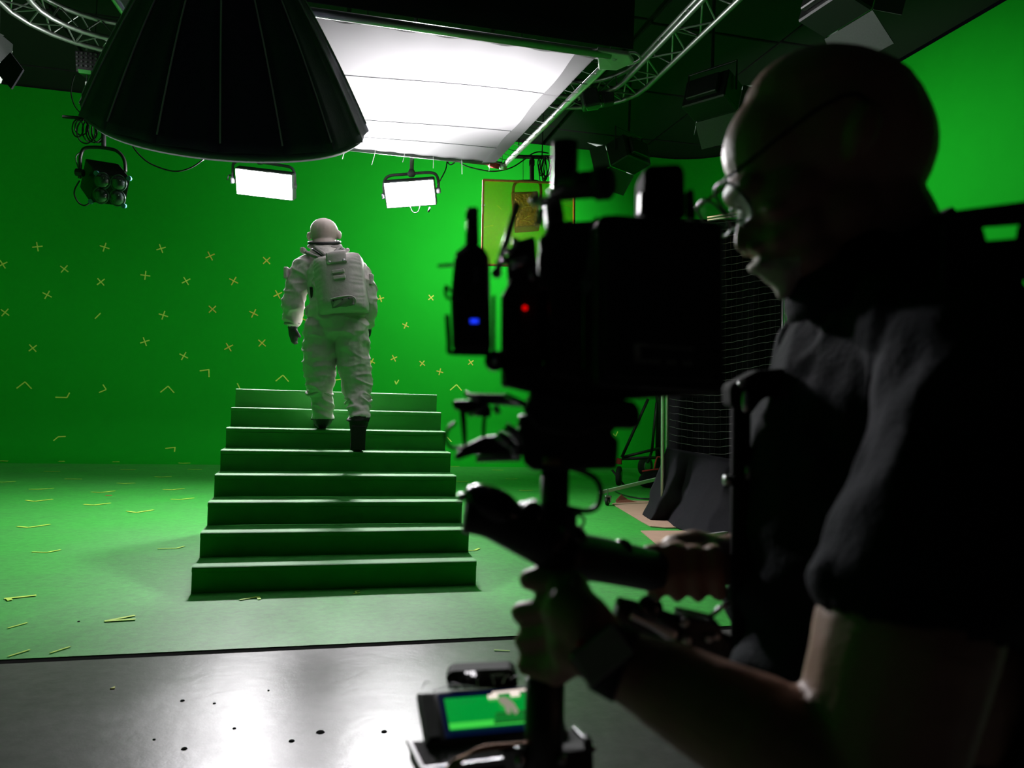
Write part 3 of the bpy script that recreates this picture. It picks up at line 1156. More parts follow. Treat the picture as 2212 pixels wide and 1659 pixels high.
wash('wash_light', 'black wash light with barn doors high beyond the camera rig', (4.75, 5.35, 4.66), (-0.6, 1.0, 0), (0.55, 0.32, 0.34), WASH_R * 3.6)
wash('wash_light', 'black wash light with grey barn door left of the bald operator', (4.85, 3.15, 4.66), (1.0, 0.6, 0), (0.55, 0.32, 0.34), WASH_R * 1.25)
wash('wash_light', 'wash light with grey barn door at the top edge above the bald operator', (4.85, 0.95, 4.66), (1, 0.1, 0), (0.55, 0.32, 0.34), WASH_R * 0.7)
wash('wash_light', 'wash light with dark flag at the far left above the green wall', (-2.75, 3.6, 4.55), (-0.25, 1, 0), (0.5, 0.3, 0.3), WASH_L)

# small black fixture with a gridded face under the left truss
gd = thing('gridded_fixture', 'small dark fixture with a dotted face under the left truss', 'lamp', at(188, 166, 8.7))
MB().slab([(161, 108), (214, 113), (213, 160), (163, 154)], 8.75, 0.2).build('housing', BLACK_PLA, gd, bevel=0.012)
for i in range(5):
    for j in range(4):
        p = at(167 + i * 10, 114 + j * 9 + i * 0.9, 8.74)
        MB().cone(p, p - FW * 0.012, 0.014, 0.010, 8).build('cell', GREY_MET if (i + j) % 2 else DOOR_GREY, gd)
MB().slab([(168, 149), (196, 152), (196, 160), (170, 157)], 8.72, 0.03).build('label_plate', GREEN_STEP, gd)
px_tube([(187, 84), (188, 100), (187, 110)], 8.75, 0.014).build('clamp', GREY_MET, gd)
_p = at(205, 112, 8.85)
MB().cone(_p, V((_p.x, _p.y, HW)), 0.006, n=6).build('hanging_wire', BLACK_MET, gd)
MB().slab([(184, 176), (190, 176), (190, 186), (184, 186)], 8.7, 0.04).build('tag', WHITE_PANEL, gd)
px_tube([(187, 160), (187, 176)], 8.7, 0.004).build('tag_cord', BLACK_MET, gd)

# square black flag and pale bounce card at the far left
MB().slab([(-14, 150), (22, 113), (50, 150), (24, 192)], 7.1, 0.02).build('black_flag', CLOTH_BLACK, label='black square flag hung cornerwise at the far left', cat='flag')
MB().slab([(-40, 122), (24, 108), (-2, 178), (-40, 180)], 8.0, 0.03).build('bounce_card', WHITE_PANEL, label='pale card showing behind the black square flag', cat='card')

# ================================================================== TAPE MARKS
def on_cyc(px, py):
    """point and normal where the view ray meets floor, cove or back wall"""
    r = ray(px, py)
    if r.z < 0:
        p = on_z(px, py, 0)
        if p.y < YB - COVE:
            return p, V((0, 0, 1))
    p = on_y(px, py, YB)
    if p.z >= COVE:
        return p, V((0, -1, 0))
    cy, cz = YB - COVE, COVE
    a, b = (YB - COVE - CAM.y) / r.y, (YB - CAM.y) / r.y
    for _ in range(40):
        t = (a + b) / 2
        q = CAM + r * t
        if math.hypot(q.y - cy, q.z - cz) > COVE:
            b = t
        else:
            a = t
    q = CAM + r * a
    n = V((0, cy - q.y, cz - q.z)).normalized()
    return q, n


def tape(px, py, strips, label, group, wid=0.022, material=None, lift=0.004):
    p, n = on_cyc(px, py)
    if n.z > 0.9:
        ux, uy = V((1, 0, 0)), V((0, 1, 0))
    else:
        ux = V((1, 0, 0))
        uy = n.cross(ux) * -1
        if uy.z < 0:
            uy = -uy
    k_ = 0.62 if n.z > 0.9 else 0.9
    strips = [tuple(q * k_ for q in t) for t in strips]
    wid *= 0.85
    m = MB()
    for i, (x0, y0, x1, y1) in enumerate(strips):
        a = p + ux * x0 + uy * y0 + n * (lift + 0.0008 * i)
        b = p + ux * x1 + uy * y1 + n * (lift + 0.0008 * i)
        m.bar(a, b, wid, 0.0015, up=n)
    return m.build('tape_mark', material or TAPE, label=label, cat='tape mark', group=group)


def cross(s, ang=0.785):
    c1, s1 = math.cos(ang) * s, math.sin(ang) * s
    return [(-c1, -s1, c1, s1), (s1, -c1, -s1, c1)]


ORD = ['first', 'second', 'third', 'fourth', 'fifth', 'sixth', 'seventh', 'eighth', 'ninth', 'tenth', 'eleventh', 'twelfth', 'thirteenth', 'fourteenth', 'fifteenth']


def nth(lst, i):
    xs = sorted(range(len(lst)), key=lambda k: lst[k][0])
    r = xs.index(i)
    return 'leftmost' if r == 0 else 'rightmost' if r == len(lst) - 1 else ORD[r] + ' from the left'


LEFTW = [(81, 533), (6, 571), (139, 581), (226, 534), (348, 537), (218, 609), (102, 637), (314, 595), (402, 607), (11, 675),
         (353, 681), (313, 738), (71, 752), (397, 769)]
for i, (x, y) in enumerate(LEFTW):
    tape(x, y, cross(0.085, 0.2 + (i * 0.37) % 1.3), 'yellow-green tape cross on the dim left back wall, ' + nth(LEFTW, i), 'tape crosses on the left of the back wall')
MIDW = [(454, 553), (576, 563), (505, 607), (600, 636), (459, 668), (548, 677), (494, 750), (566, 741), (652, 688)]
for i, (x, y) in enumerate(MIDW):
    tape(x, y, cross(0.09, 0.5 + (i * 0.31) % 0.9), 'yellow tape cross on the wall beside the astronaut left arm, ' + nth(MIDW, i), 'tape crosses beside the astronaut', material=TAPE_W)
RGTW = [(822, 645), (931, 643), (876, 703), (851, 774), (912, 785), (950, 803), (1017, 783), (803, 781)]
for i, (x, y) in enumerate(RGTW):
    tape(x, y, cross(0.07, 0.3 + (i * 0.43) % 1.1), 'yellow tape cross between astronaut and camera rig, ' + nth(RGTW, i), 'tape crosses right of the astronaut', material=TAPE_W)
VEE = [(-0.13, -0.07, 0.0, 0.05), (0.0, 0.05, 0.11, -0.07)]
ELL = [(-0.12, 0.02, 0.04, 0.05), (0.04, 0.06, 0.05, -0.09)]
BENT = [(54, 831, VEE), (363, 840, VEE), (611, 816, VEE), (128, 946, [(-0.08, -0.06, -0.02, 0.02), (-0.02, 0.02, 0.1, 0.03)]), (986, 836, VEE),
                   (137, 855, [(-0.13, -0.03, 0.06, -0.03), (0.06, -0.03, 0.10, 0.06)]), (222, 840, [(0, 0.08, 0.06, -0.01), (0.06, -0.01, -0.06, -0.07)]),
                   (446, 804, ELL), (735, 824, ELL), (372, 971, ELL), (858, 828, [(-0.05, 0.05, -0.02, -0.02), (-0.02, -0.02, 0.03, 0.07)])]
for i, (x, y, sh) in enumerate(BENT):
    tape(x, y, sh, 'bent tape mark low on the green back wall, ' + nth(BENT, i), 'bent tape marks at the foot of the wall')
tape(516, 836, [(-0.03, 0.07, 0.03, -0.05)], 'single short tape strip showing above the top left stair corner', None)
tape(212, 683, [(-0.05, -0.05, 0.04, 0.06)], 'single slanting tape strip high on the dim left wall', None)
tape(972, 950, [(-0.06, 0.06, 0.04, -0.06)], 'short tape strip on the wall just left of the camera rig', None)
tape(1329, 937, [(-0.05, 0.0, 0.0, -0.06), (0.0, -0.06, 0.06, 0.05)], 'hooked tape mark on the wall right of the camera rig', None)

FLV = [(-0.16, 0.04, 0.0, -0.05), (0.0, -0.05, 0.17, 0.06)]
FARF = [(3, 996), (133, 997), (250, 998), (396, 1001), (111, 1019), (276, 1015), (420, 1014), (158, 1035), (350, 1031), (8, 1042), (270, 1045)]
for i, (x, y) in enumerate(FARF):
    a = (i * 0.7) % 0.8
    tape(x, y, [(-0.16, 0.10 * a, 0.0, -0.02), (0.0, -0.02, 0.17, 0.25 * (a - 0.3))], 'thin tape mark far back on the left green floor, ' + nth(FARF, i), 'far tape marks on the left floor', wid=0.03)
BRTF = [(87, 1057), (218, 1064), (373, 1058), (77, 1083), (205, 1091), (392, 1079), (297, 1107), (65, 1139)]
for i, (x, y) in enumerate(BRTF):
    a = (i * 0.6) % 0.9 - 0.3
    tape(x, y, [(-0.17, 0.15 * a, 0.0, -0.05), (0.0, -0.05, 0.18, 0.16 + 0.1 * a)], 'two-strip tape mark on the bright left floor, ' + nth(BRTF, i), 'tape marks on the bright left floor', wid=0.03)
RGTF = [(1000, 1041), (981, 1008), (1075, 1016), (1106, 1035), (1137, 1060)]
for i, (x, y) in enumerate(RGTF):
    tape(x, y, [(-0.14, 0.06, 0.0, -0.03), (0.0, -0.03, 0.15, 0.08 - 0.04 * (i % 3))], 'tape mark on the floor between stairs and wheeled stand, ' + nth(RGTF, i), 'tape marks on the floor right of the stairs', wid=0.03)
tape(99, 1193, [(-0.14, 0.0, 0.03, -0.04), (0.03, -0.04, 0.12, 0.10)], 'pale curved tape mark at the far left of the floor', None, wid=0.02)
tape(371, 1185, [(-0.15, -0.02, 0.06, -0.02), (0.06, -0.02, 0.12, 0.10)], 'pale L-shaped tape mark beside the third step', None, wid=0.02)
tape(40, 1292, [(-0.10, -0.03, 0.12, 0.06), (-0.08, -0.01, -0.03, -0.10)], 'tape arrow near the left edge of the green floor', None, wid=0.03)
tape(261, 1340, [(-0.11, -0.03, 0.08, 0.11), (-0.11, -0.03, 0.11, -0.01)], 'pale yellow tape V on the floor left of the stairs', None, wid=0.026)
SCRP = [(36, 1353), (128, 1406), (39, 1413)]
for i, (x, y) in enumerate(SCRP):
    tape(x, y, [(-0.04, -0.06, 0.05, 0.07)], 'faint pale tape scrap near the front edge of the green floor, ' + nth(SCRP, i), 'pale tape scraps at the front edge', wid=0.012)
tape(541, 1294, [(-0.09, -0.04, 0.06, 0.05), (0.06, 0.05, 0.08, -0.05)], 'bent tape mark in the shadow before the lowest step', None, wid=0.022)
tape(770, 1281, [(-0.03, -0.05, 0.03, -0.02), (0.0, -0.03, -0.01, 0.04), (-0.01, 0.04, 0.03, 0.05)], 'small curled tape scrap before the middle of the lowest step', None, wid=0.012)
tape(1025, 1189, [(-0.10, -0.03, 0.0, -0.03), (0.0, -0.03, 0.08, 0.10)], 'tape mark just right of the second lowest step', None, wid=0.025)
tape(1246, 1243, [(-0.05, -0.04, 0.05, 0.03)], 'short tape strip seen below the camera operator gimbal arm', None, wid=0.02)
tape(1083, 1405, [(-0.055, 0.0, 0.055, -0.035)], 'thin green tape strip on the grey concrete', None, wid=0.010)
tape(235, 1071, [(-0.05, 0.0, 0.05, 0.01)], 'small orange scrap on the green floor left of the stairs', None, wid=0.05, material=ORG)
CHIP = [(170, 1343, 0.02), (463, 1520, 0.018), (398, 1618, 0.03), (630, 1601, 0.03), (692, 1582, 0.045), (506, 1574, 0.018), (830, 1581, 0.03), (394, 1514, 0.025), (580, 1492, 0.012), (333, 1598, 0.015)]
for i, (x, y, s_) in enumerate(CHIP):
    p = on_z(x, y, 0.0)
    MB().lathe(p, (0, 0, 1), [(0, s_ * 0.35), (0.003, s_ * 0.28)], 7).build('floor_chip', BLACK_LINE, label='small dark chip on the floor before the stairs, ' + nth(CHIP, i), cat='debris', group='dark chips on the floor')
p = on_z(244, 1487, 0)
MB().prism([p + V((-0.008, -0.01, 0)), p + V((0.008, -0.008, 0)), p + V((0.004, 0.015, 0))], (0, 0, 0.004)).build('paper_scrap', TAPE_W, label='tiny orange-yellow scrap on the grey concrete', cat='debris')

# ================================================================== RIGHT HAND GRIP GEAR
# wheeled stand far back
b1, b2 = on_z(1336, 1050, 0), on_z(1397, 1030, 0)
ws = thing('wheeled_stand', 'tall black wheeled stand behind the net drape', 'stand', on_z(1425, 1040, 0))
dS = depth(b1)


def wheel(p, r, wdt, axis, nm, par):
    a = V(axis).normalized()
    o = MB().lathe(p - a * wdt / 2, a, [(0, r * 0.72), (wdt * 0.12, r * 0.95), (wdt * 0.3, r), (wdt * 0.7, r), (wdt * 0.88, r * 0.95), (wdt, r * 0.72)], 24).build(nm, RUBBER, par, smooth=True)
    MB().lathe(p - a * (wdt / 2 + 0.006), a, [(0, r * 0.3), (0.004, r * 0.55), (wdt + 0.008, r * 0.55), (wdt + 0.012, r * 0.3)], 16).build('hub', GREY_MET, o, smooth=True)
    return o


wheel(at(1337, 1028, dS - 0.02) , 0.135, 0.075, V((0.9, -0.5, 0)), 'wheel', ws)
wheel(at(1394, 1007, dS + 0.8), 0.15, 0.08, V((0.45, -0.9, 0)), 'wheel', ws)
for a, b, r in (((1400, 862), (1343, 988), 0.022), ((1343, 988), (1425, 968), 0.02), ((1343, 991), (1432, 988), 0.022), ((1418, 870), (1408, 975), 0.02),
                ((1408, 975), (1398, 1000), 0.02), ((1425, 968), (1440, 1000), 0.02), ((1322, 1015), (1362, 1066), 0.016), ((1362, 1066), (1392, 1026), 0.012)):
    MB().cone(at(*a, dS + 0.25), at(*b, dS + 0.2), r, n=10).build('leg', BLACK_MET, ws, smooth=True)
MB().cone(at(1424, 620, dS + 0.3), at(1424, 1026, dS + 0.3), 0.055, n=14).build('mast', BLACK_MET, ws, smooth=True)
MB().cone(at(1336, 1002, dS), at(1338, 990, dS), 0.05, 0.035, 10).build('swivel', RED, ws, label='rusty red swivel joint')

# upright aluminium posts of the net frame
nb = on_z(1432, 1050, 0)
dN = 7.6
BACKING = mat('net_backing', (0.004, 0.004, 0.005), rough=0.95, spec=0.1)
nd = thing('net_drape', 'black drape behind a thread net with painted glints, on an aluminium frame', 'drape', on_z(1540, 1120, 0))


def netpt(px, py, dd=0.0):
    return at(px, py, dN + dd - (px - 1440) / 260 * 0.35)


MB().cone(netpt(1433, 468), netpt(1431, 1090), 0.018, n=10).build('frame_post', ALU, nd, smooth=True)
MB().cone(netpt(1442, 468, 0.05), netpt(1441, 970, 0.05), 0.014, n=10).build('frame_post', ALU, nd, smooth=True)
MB().cone(netpt(1692, 470), netpt(1688, 1150), 0.010, n=10).build('frame_post', SILVER, nd, smooth=True)
MB().cone(netpt(1697, 470), netpt(1693, 1150), 0.006, n=8).build('frame_post', ALU, nd, smooth=True)
MB().cone(netpt(1704, 470), netpt(1700, 1150), 0.008, n=8).build('frame_post', SILVER, nd, smooth=True)
MB().cone(netpt(1528, 470), netpt(1710, 440), 0.012, n=8).build('top_bar', ALU, nd, smooth=True)
MB().cone(netpt(1528, 476), netpt(1710, 448), 0.012, n=8).build('top_bar', ALU, nd, smooth=True)
px_tube([(1677, 778), (1690, 780)], dN - 0.36, 0.012).build('wing_nut', SILVER, nd)
px_tube([(1684, 780), (1686, 795), (1678, 803)], dN - 0.36, 0.006).build('clamp', SILVER, nd)
MB().grid(lambda u, v: netpt(1444 + 246 * u, 474 + 540 * v, 0.10 + 0.03 * math.sin(u * 21 + v * 3)), 40, 16).build('black_backing', BACKING, nd, smooth=True)
m = MB()
for j in range(34):
    y0 = 478 + j * 15.2
    pts = []
    for i in range(27):
        x = 1446 + i * 9.2
        sag = 8 * math.sin((x - 1446) / 245 * math.pi * 1.3 + 0.3) * (0.4 + j / 34) + 18 * (x - 1446) / 245 * max(0, (j - 18) / 16)
        if 1560 < x and j < 22:
            sag -= 10 * (x - 1560) / 130
        pts.append(netpt(x, y0 + sag + random.uniform(-1.0, 1.0), -0.01))
    m.tube(pts, 0.0016, 4, 0)
m.build('net', THREAD, nd, kind='stuff', label='horizontal net threads, pale with painted glint')
m = MB()
for i in range(21):
    x = 1448 + i * 12
    m.tube([netpt(x + random.uniform(-1.5, 1.5), 476 + 52 * k, 0.0) for k in range(11)], 0.0008, 4, 0)
m.build('net', BLACK_MET, nd, kind='stuff')

# black cloth that falls from the frame onto the floor
topL, topM, topR = netpt(1440, 966, -0.03), netpt(1450, 970, -0.03), netpt(1640, 1000, -0.03)
FL = [on_z(1388, 1112, 0.01), on_z(1405, 1124, 0.008), on_z(1440, 1124, 0.006), on_z(1455, 1138, 0.006), on_z(1485, 1150, 0.006), on_z(1520, 1160, 0.006), on_z(1580, 1166, 0.006), on_z(1650, 1168, 0.006)]
TPc = [netpt(1440 + 27 * k, 966 + 5 * k, -0.02) for k in range(8)]


def lerp_list(L, u):
    t = u * (len(L) - 1)
    i = min(int(t), len(L) - 2)
    return L[i] * (1 - (t - i)) + L[i + 1] * (t - i)


def drape(u, v):
    a, b = lerp_list(TPc, u), lerp_list(FL, u)
    p = a * (1 - v) + b * v
    s_ = v * v * (3 - 2 * v)
    p.z = a.z * (1 - v) + b.z * v - 0.10 * math.sin(math.pi * v) * (0.6 + 0.4 * math.sin(u * 5))
    fold = 0.05 * math.sin(u * 13 - v * 7 + 2 * math.sin(v * 3)) * math.sin(math.pi * min(1, v * 1.2)) + 0.02 * noise.noise(V((u * 7, v * 6, 1)))
    p += V((0.2, -0.95, 0.1)).normalized() * fold
    p.z = max(p.z, 0.012)
    return p


MB().grid(drape, 70, 40).build('cloth_skirt', CLOTH_BLACK, nd, smooth=True, thick=0.006, label='crumpled black cloth spilling onto the floor')

# cardboard sheets
MB().prism([on_z(x, y, 0.004) for x, y in [(1322, 1089), (1352, 1082), (1400, 1083), (1446, 1088), (1475, 1128), (1466, 1141), (1436, 1141), (1405, 1138), (1385, 1127), (1350, 1106)]], (0, 0, 0.008)
           ).build('cardboard_sheet', CARD, label='brown cardboard sheet on the green floor under the black cloth', cat='cardboard')
MB().prism([on_z(x, y, 0.004) for x, y in [(1384, 1148), (1478, 1148), (1540, 1163), (1640, 1176), (1650, 1200), (1420, 1178)]], (0, 0, 0.008)
           ).build('cardboard_sheet', CARD, label='nearer brown cardboard sheet behind the operator hand', cat='cardboard')
fa, fb, fc = on_z(1332, 1086, 0.012), on_z(1378, 1085, 0.012), on_z(1360, 1074, 0.0)
RUST = mat('rust_board', (0.18, 0.06, 0.03), rough=0.85)
MB().prism([fa, fb, (fa + fb) / 2 + V((0.03, 0.06, 0.03)), (fa * 0.75 + fb * 0.25) + V((0.02, 0.08, 0.085)), fa + V((0.0, 0.03, 0.02))], (0, 0.008, 0)
           ).build('cardboard_flap', RUST, label='rust brown flap standing up at the cardboard corner', cat='cardboard')
# caster on a pin, floor bars, sandbag
p = on_z(1312, 1092, 0)
ct = thing('caster', 'small dark caster wheel standing at the cardboard corner', 'caster', p)
wheel(p + V((0, 0, 0.052)), 0.05, 0.035, V((0.75, -0.65, 0)), 'wheel', ct)
MB().box(p + V((0.0, 0.0, 0.105)), (0.075, 0.075, 0.02), ch=0.005).build('bracket', GREY_MET, ct)
for s_ in (-1, 1):
    MB().box(p + V((0.03 * s_ * 0.75, -0.03 * s_ * 0.65, 0.075)), (0.012, 0.05, 0.07), ch=0.003).build('fork', GREY_MET, ct)
MB().cone(p + V((0, 0, 0.11)), p + V((0, 0, 0.19)), 0.008, n=8).build('pin', GREY_MET, ct)
d0 = depth(p)
a, b = at(1296, 1064, d0), at(1426, 1033, d0 + 0.4)
MB().bar(a, b, 0.035, 0.035).build('floor_bar', ALU, label='silver bar sloping over the caster toward the black cloth', cat='bar')
MB().bar(on_z(1492, 1164, 0.04), on_z(1640, 1143, 0.04), 0.04, 0.045).build('floor_bar', ALU, label='silver bar on the floor in front of the black cloth', cat='bar')
ps = on_z(1415, 1052, 0)
sbg = thing('sandbag', 'dark sandbag with red handles behind the black cloth', 'sandbag', ps)
MB().ell(ps + V((0, 0, 0.13)), (V((0.26, 0.08, 0.05)), V((-0.06, 0.16, 0)), V((0, 0, 0.13))), 18, 12).build('bag', CLOTH_BLACK, sbg, smooth=True)
MB().tube([ps + V((-0.22, -0.04, 0.22)), ps + V((-0.1, -0.1, 0.25)), ps + V((0.0, -0.12, 0.26))], 0.014, 6).build('handle', RED, sbg, smooth=True)
MB().tube([ps + V((-0.02, 0.0, 0.24)), ps + V((0.05, 0.05, 0.42)), ps + V((0.16, 0.03, 0.36))], 0.012, 6).build('handle', RED, sbg, smooth=True)
MB().tube([on_z(1330, 1062, 0.008), on_z(1350, 1070, 0.008), on_z(1385, 1077, 0.008), on_z(1430, 1078, 0.008)], 0.011, 6, 5).build(
    'floor_cable', BLACK_MET, smooth=True, label='black cable curving on the green floor behind the cardboard', cat='cable')

# ================================================================== ASTRONAUT
dA = 5.88


def A(px, py, dd=0.0):
    return at(px, py, dA + dd)


def S(px):
    return px * dA / FPX


def C_(a, ra, b, rb):
    return ('c', A(*a), S(ra), A(*b), S(rb))


XA, YA, ZA = RT, FW, V((0, 0, 1))


def E_(c, rx, ry, rz, tilt=0.0):
    """ellipsoid in photo pixels: width, depth, height, leaned by tilt to the right"""
    u = (UP * math.cos(tilt) + RT * math.sin(tilt))
    r = (RT * math.cos(tilt) - UP * math.sin(tilt))
    return ('e', A(*c), (r * S(rx), FW * S(ry), u * S(rz)))


foot_z5, foot_z6 = 5 * R_, 6 * R_
pr = [
    # torso leaning forward up the stairs
    C_((727, 690, 0.0), 50, (718, 600, 0.06), 54),
    E_((715, 592, 0.08), 70, 42, 48, -0.1),
    E_((727, 672, 0.01), 62, 46, 34),
    E_((694, 712, 0.0), 34, 42, 34), E_((760, 710, 0.0), 36, 42, 34),
    E_((727, 708, 0.02), 46, 38, 26),
    # neck and head
    C_((702, 560, 0.10), 34, (701, 528, 0.14), 27),
    E_((700, 505, 0.16), 29, 34, 31), E_((700, 498, 0.15), 30, 33, 27), E_((701, 520, 0.19), 24, 24, 20),
    # ears
    E_((667.5, 510, 0.17), 5, 8, 10), E_((733, 508, 0.17), 5, 8, 10),
    # left arm
    C_((664, 580, 0.06), 30, (645, 610, 0.05), 27), C_((645, 610, 0.05), 27, (634, 652, 0.02), 22),
    C_((634, 652, 0.02), 23, (631, 690, 0.06), 18), C_((631, 690, 0.06), 18, (632, 702, 0.07), 12),
    # left hand
    C_((632, 702, 0.07), 10, (633, 718, 0.08), 10), E_((633, 719, 0.08), 10, 7, 14),
    C_((629, 726, 0.08), 4.2, (632, 737, 0.09), 4), C_((632, 737, 0.09), 4, (637, 742, 0.11), 3.5),
    C_((633, 728, 0.07), 4.2, (637, 738, 0.08), 4), C_((637, 738, 0.08), 4, (641, 741, 0.1), 3.5),
    C_((637, 726, 0.06), 4, (641, 733, 0.07), 3.8), C_((638, 714, 0.05), 4.5, (645, 724, 0.05), 4), C_((645, 724, 0.05), 4, (648, 727, 0.06), 3.4),
    # right arm
    C_((772, 592, 0.06), 27, (788, 620, 0.06), 24), C_((788, 620, 0.06), 24, (796, 660, 0.06), 19),
    C_((796, 660, 0.06), 18, (792, 698, 0.14), 14), C_((792, 698, 0.14), 10, (793, 716, 0.16), 10), E_((793, 718, 0.17), 8, 9, 13),
    C_((792, 728, 0.17), 4, (791, 738, 0.18), 3.6),
    # left leg, standing on the sixth step
    C_((693, 712, 0.0), 36, (691, 770, 0.0), 35), C_((691, 770, 0.0), 35, (691, 828, 0.0), 30),
    C_((691, 828, 0.0), 30, (696, 848, 0.02), 24), C_((696, 848, 0.02), 23, (697, 890, 0.05), 22), C_((697, 890, 0.05), 22, (697, 905, 0.06), 21),
    # right leg, heel lifted
    C_((759, 712, 0.0), 37, (763, 770, 0.02), 35), C_((763, 770, 0.02), 35, (772, 838, 0.0), 30),
    C_((772, 838, 0.0), 30, (775, 862, -0.05), 23), C_((775, 862, -0.05), 22, (776, 902, -0.13), 21), C_((776, 902, -0.13), 21, (775, 915, -0.14), 20),
]
hl = A(697, 905, 0.06)
pr += [('e', V((hl.x, hl.y + 0.02, foot_z6 + 0.055)), (V((0.055, 0, 0)), V((0, 0.09, 0)), V((0, 0, 0.05)))),
       ('e', V((hl.x - 0.01, hl.y + 0.14, foot_z6 + 0.045)), (V((0.058, 0, 0)), V((0, 0.12, 0)), V((0, 0, 0.042))))]
hr = A(774, 918, -0.14)
tr_ = V((hr.x + 0.0, 4 * D_ + 0.055, foot_z5 + 0.045))
pr += [('c', hr + V((0, -0.01, -0.02)), 0.062, tr_, 0.05), ('e', tr_ + V((0, 0.06, 0.0)), (V((0.055, 0, 0)), V((0, 0.08, 0)), V((0, 0, 0.04))))]
ankL, ankR = A(697, 903, 0.06).z, A(775, 903, -0.14).z
neckz = A(700, 531, 0.14).z
wristL = A(632, 706, 0.07).z
wxL, wxR = A(652, 700).x, A(775, 700).x


def suit_pick(c):
    if c.z > neckz and abs(c.x - A(700, 505, 0.15).x) < 0.2:
        return 1
    if c.z < wristL and c.z > 1.2 and (c.x < wxL or (c.x > A(783, 720).x and c.y > A(783, 720, 0.08).y and c.z < A(790, 708, 0.15).z)):
        return 2
    if c.x < A(735, 900).x:
        if c.z < ankL - 0.004:
            return 3
    elif c.z < ankR + 0.01 - (c.y - (hr.y - 0.05)) * 0.4:
        return 3
    return 0


def suit_wrinkle(c):
    if c.z > neckz:
        return 0
    if c.z < wristL and c.z > 1.2 and (c.x < wxL):
        return 0
    if c.z < ankL - 0.01:
        return 0
    n1 = noise.noise(V((c.x * 9, c.y * 9, c.z * 20)))
    n2 = noise.noise(V((c.x * 22 + 5, c.y * 20, c.z * 38)))
    k = 1.0
    if c.z < A(700, 840).z:
        k = 1.5
    ridge = (1 - abs(noise.noise(V((c.x * 6 + c.z * 5, c.y * 6, c.z * 11 + 3))))) ** 5
    return k * (0.008 * n1 + 0.004 * n2 + 0.014 * ridge)


astro = blob('person', pr, 0.0075, 4, [SUIT, HEAD_A, GLOVE, BOOT], None, suit_pick, suit_wrinkle,
             'person in a pale space suit climbing the green stairs, seen from behind', 'person', V((hl.x + 0.15, hl.y, foot_z5)))
# neck ring, collar straps, cuffs, patches
c0 = A(701, 527, 0.14)
nx = (UP * 0.96 - FW * 0.25).normalized()
for h, rad, rr in ((0.012, 0.116, 0.013), (-0.016, 0.120, 0.014)):
    MB().tube([c0 + nx * h + (RT * math.cos(a) + nx.cross(RT) * math.sin(a)) * rad for a in [k * math.pi / 12 for k in range(24)]], rr, 8, 2, closed=True
              ).build('neck_ring', BLACK_MET if h > 0 else SUIT_DK, astro, smooth=True)
for pts in ([(683, 536, -0.0), (694, 545, -0.09), (702, 552, -0.13)], [(662, 545, 0.02), (676, 552, -0.06), (690, 556, -0.12)],
            [(736, 533, 0.0), (728, 540, -0.07), (722, 548, -0.12)], [(752, 540, 0.02), (738, 545, -0.06), (728, 549, -0.12)]):
    MB().tube([A(*q) for q in pts], 0.016, 6, 4).build('shoulder_strap', SUIT_DK, astro, smooth=True)
for pts in ([(675, 538, -0.02), (690, 548, -0.10), (700, 556, -0.14)], [(742, 537, -0.01), (732, 543, -0.08), (724, 548, -0.13)]):
    MB().tube([A(*q) for q in pts], 0.009, 6, 4).build('strap_edge', BLACK_MET, astro, smooth=True)
for (cx_, cy_, dd, w_, h_) in ((619, 590, 0.0, 9, 26), (802, 604, 0.02, 8, 26), (655, 541, 0.02, 10, 12), (805, 628, 0.04, 6, 18)):
    m = MB()
    m.box(A(cx_, cy_, dd), (S(w_), 0.07, S(h_)), (RT, FW, UP), 0.008)
    m.build('sleeve_patch', PACK, astro)
for (x, y, dd, r_) in ((631.5, 699, 0.06, 15), (792, 700, 0.14, 13)):
    c = A(x, y, dd)
    MB().tube([c + (RT * math.cos(a) + FW * math.sin(a)) * S(r_) for a in [k * math.pi / 8 for k in range(16)]], 0.011, 7, 2, closed=True).build('cuff_ring', SUIT_DK, astro, smooth=True)
for (x, y, dd, r_) in ((690, 850, 0.01, 27), (774, 868, -0.05, 27)):
    c = A(x, y, dd)
    MB().tube([c + (RT * math.cos(a) + FW * math.sin(a) * 0.9) * S(r_) + UP * 0.012 * math.sin(a * 3 + x) for a in [k * math.pi / 10 for k in range(20)]], 0.012, 7, 2, closed=True
              ).build('leg_gaiter', SUIT, astro, smooth=True)
m = MB()
sol = [hr + V((dx, -0.062 - 0.0, dz)) for dx, dz in ((-0.05, 0.02), (0.05, 0.02))]
m.prism([hr + V((-0.052, -0.055, 0.0)), hr + V((0.052, -0.055, 0.0)), tr_ + V((0.055, -0.04, -0.03)), tr_ + V((-0.055, -0.04, -0.03))], (0, -0.018, -0.006))
m.build('boot_sole', RUBBER, astro, bevel=0.006)
for (x, y, dd) in ((663, 665, 0.0),):
    m = MB()
    m.box(A(x + 8, y + 8, dd), (S(20), 0.10, S(26)), (RT, FW, UP), 0.02)
    m.build('hip_pouch', PACK, astro)
MB().tube([A(672, 620, -0.10), A(674, 640, -0.08), A(678, 660, -0.06), A(680, 676, -0.05)], 0.012, 7).build('pack_hose', BLACK_MET, astro, smooth=True)

# the pack on the astronaut's back
PB = [A(668, 556, -0.14), A(769, 543, -0.14), A(795, 664, -0.20), A(690, 680, -0.20)]
pk = thing('backpack', 'pale padded life-support backpack on the space suit', 'backpack', sum(PB, V()) / 4 - V((0, 0, 0.2)))
xb, yb, nb_ = quad_axes(PB)
if nb_.dot(CAM - PB[0]) < 0:
    nb_ = -nb_
ctrb = sum(PB, V()) / 4
wb = ((PB[1] - PB[0]).length + (PB[2] - PB[3]).length) / 2
hb = ((PB[0] - PB[3]).length + (PB[1] - PB[2]).length) / 2


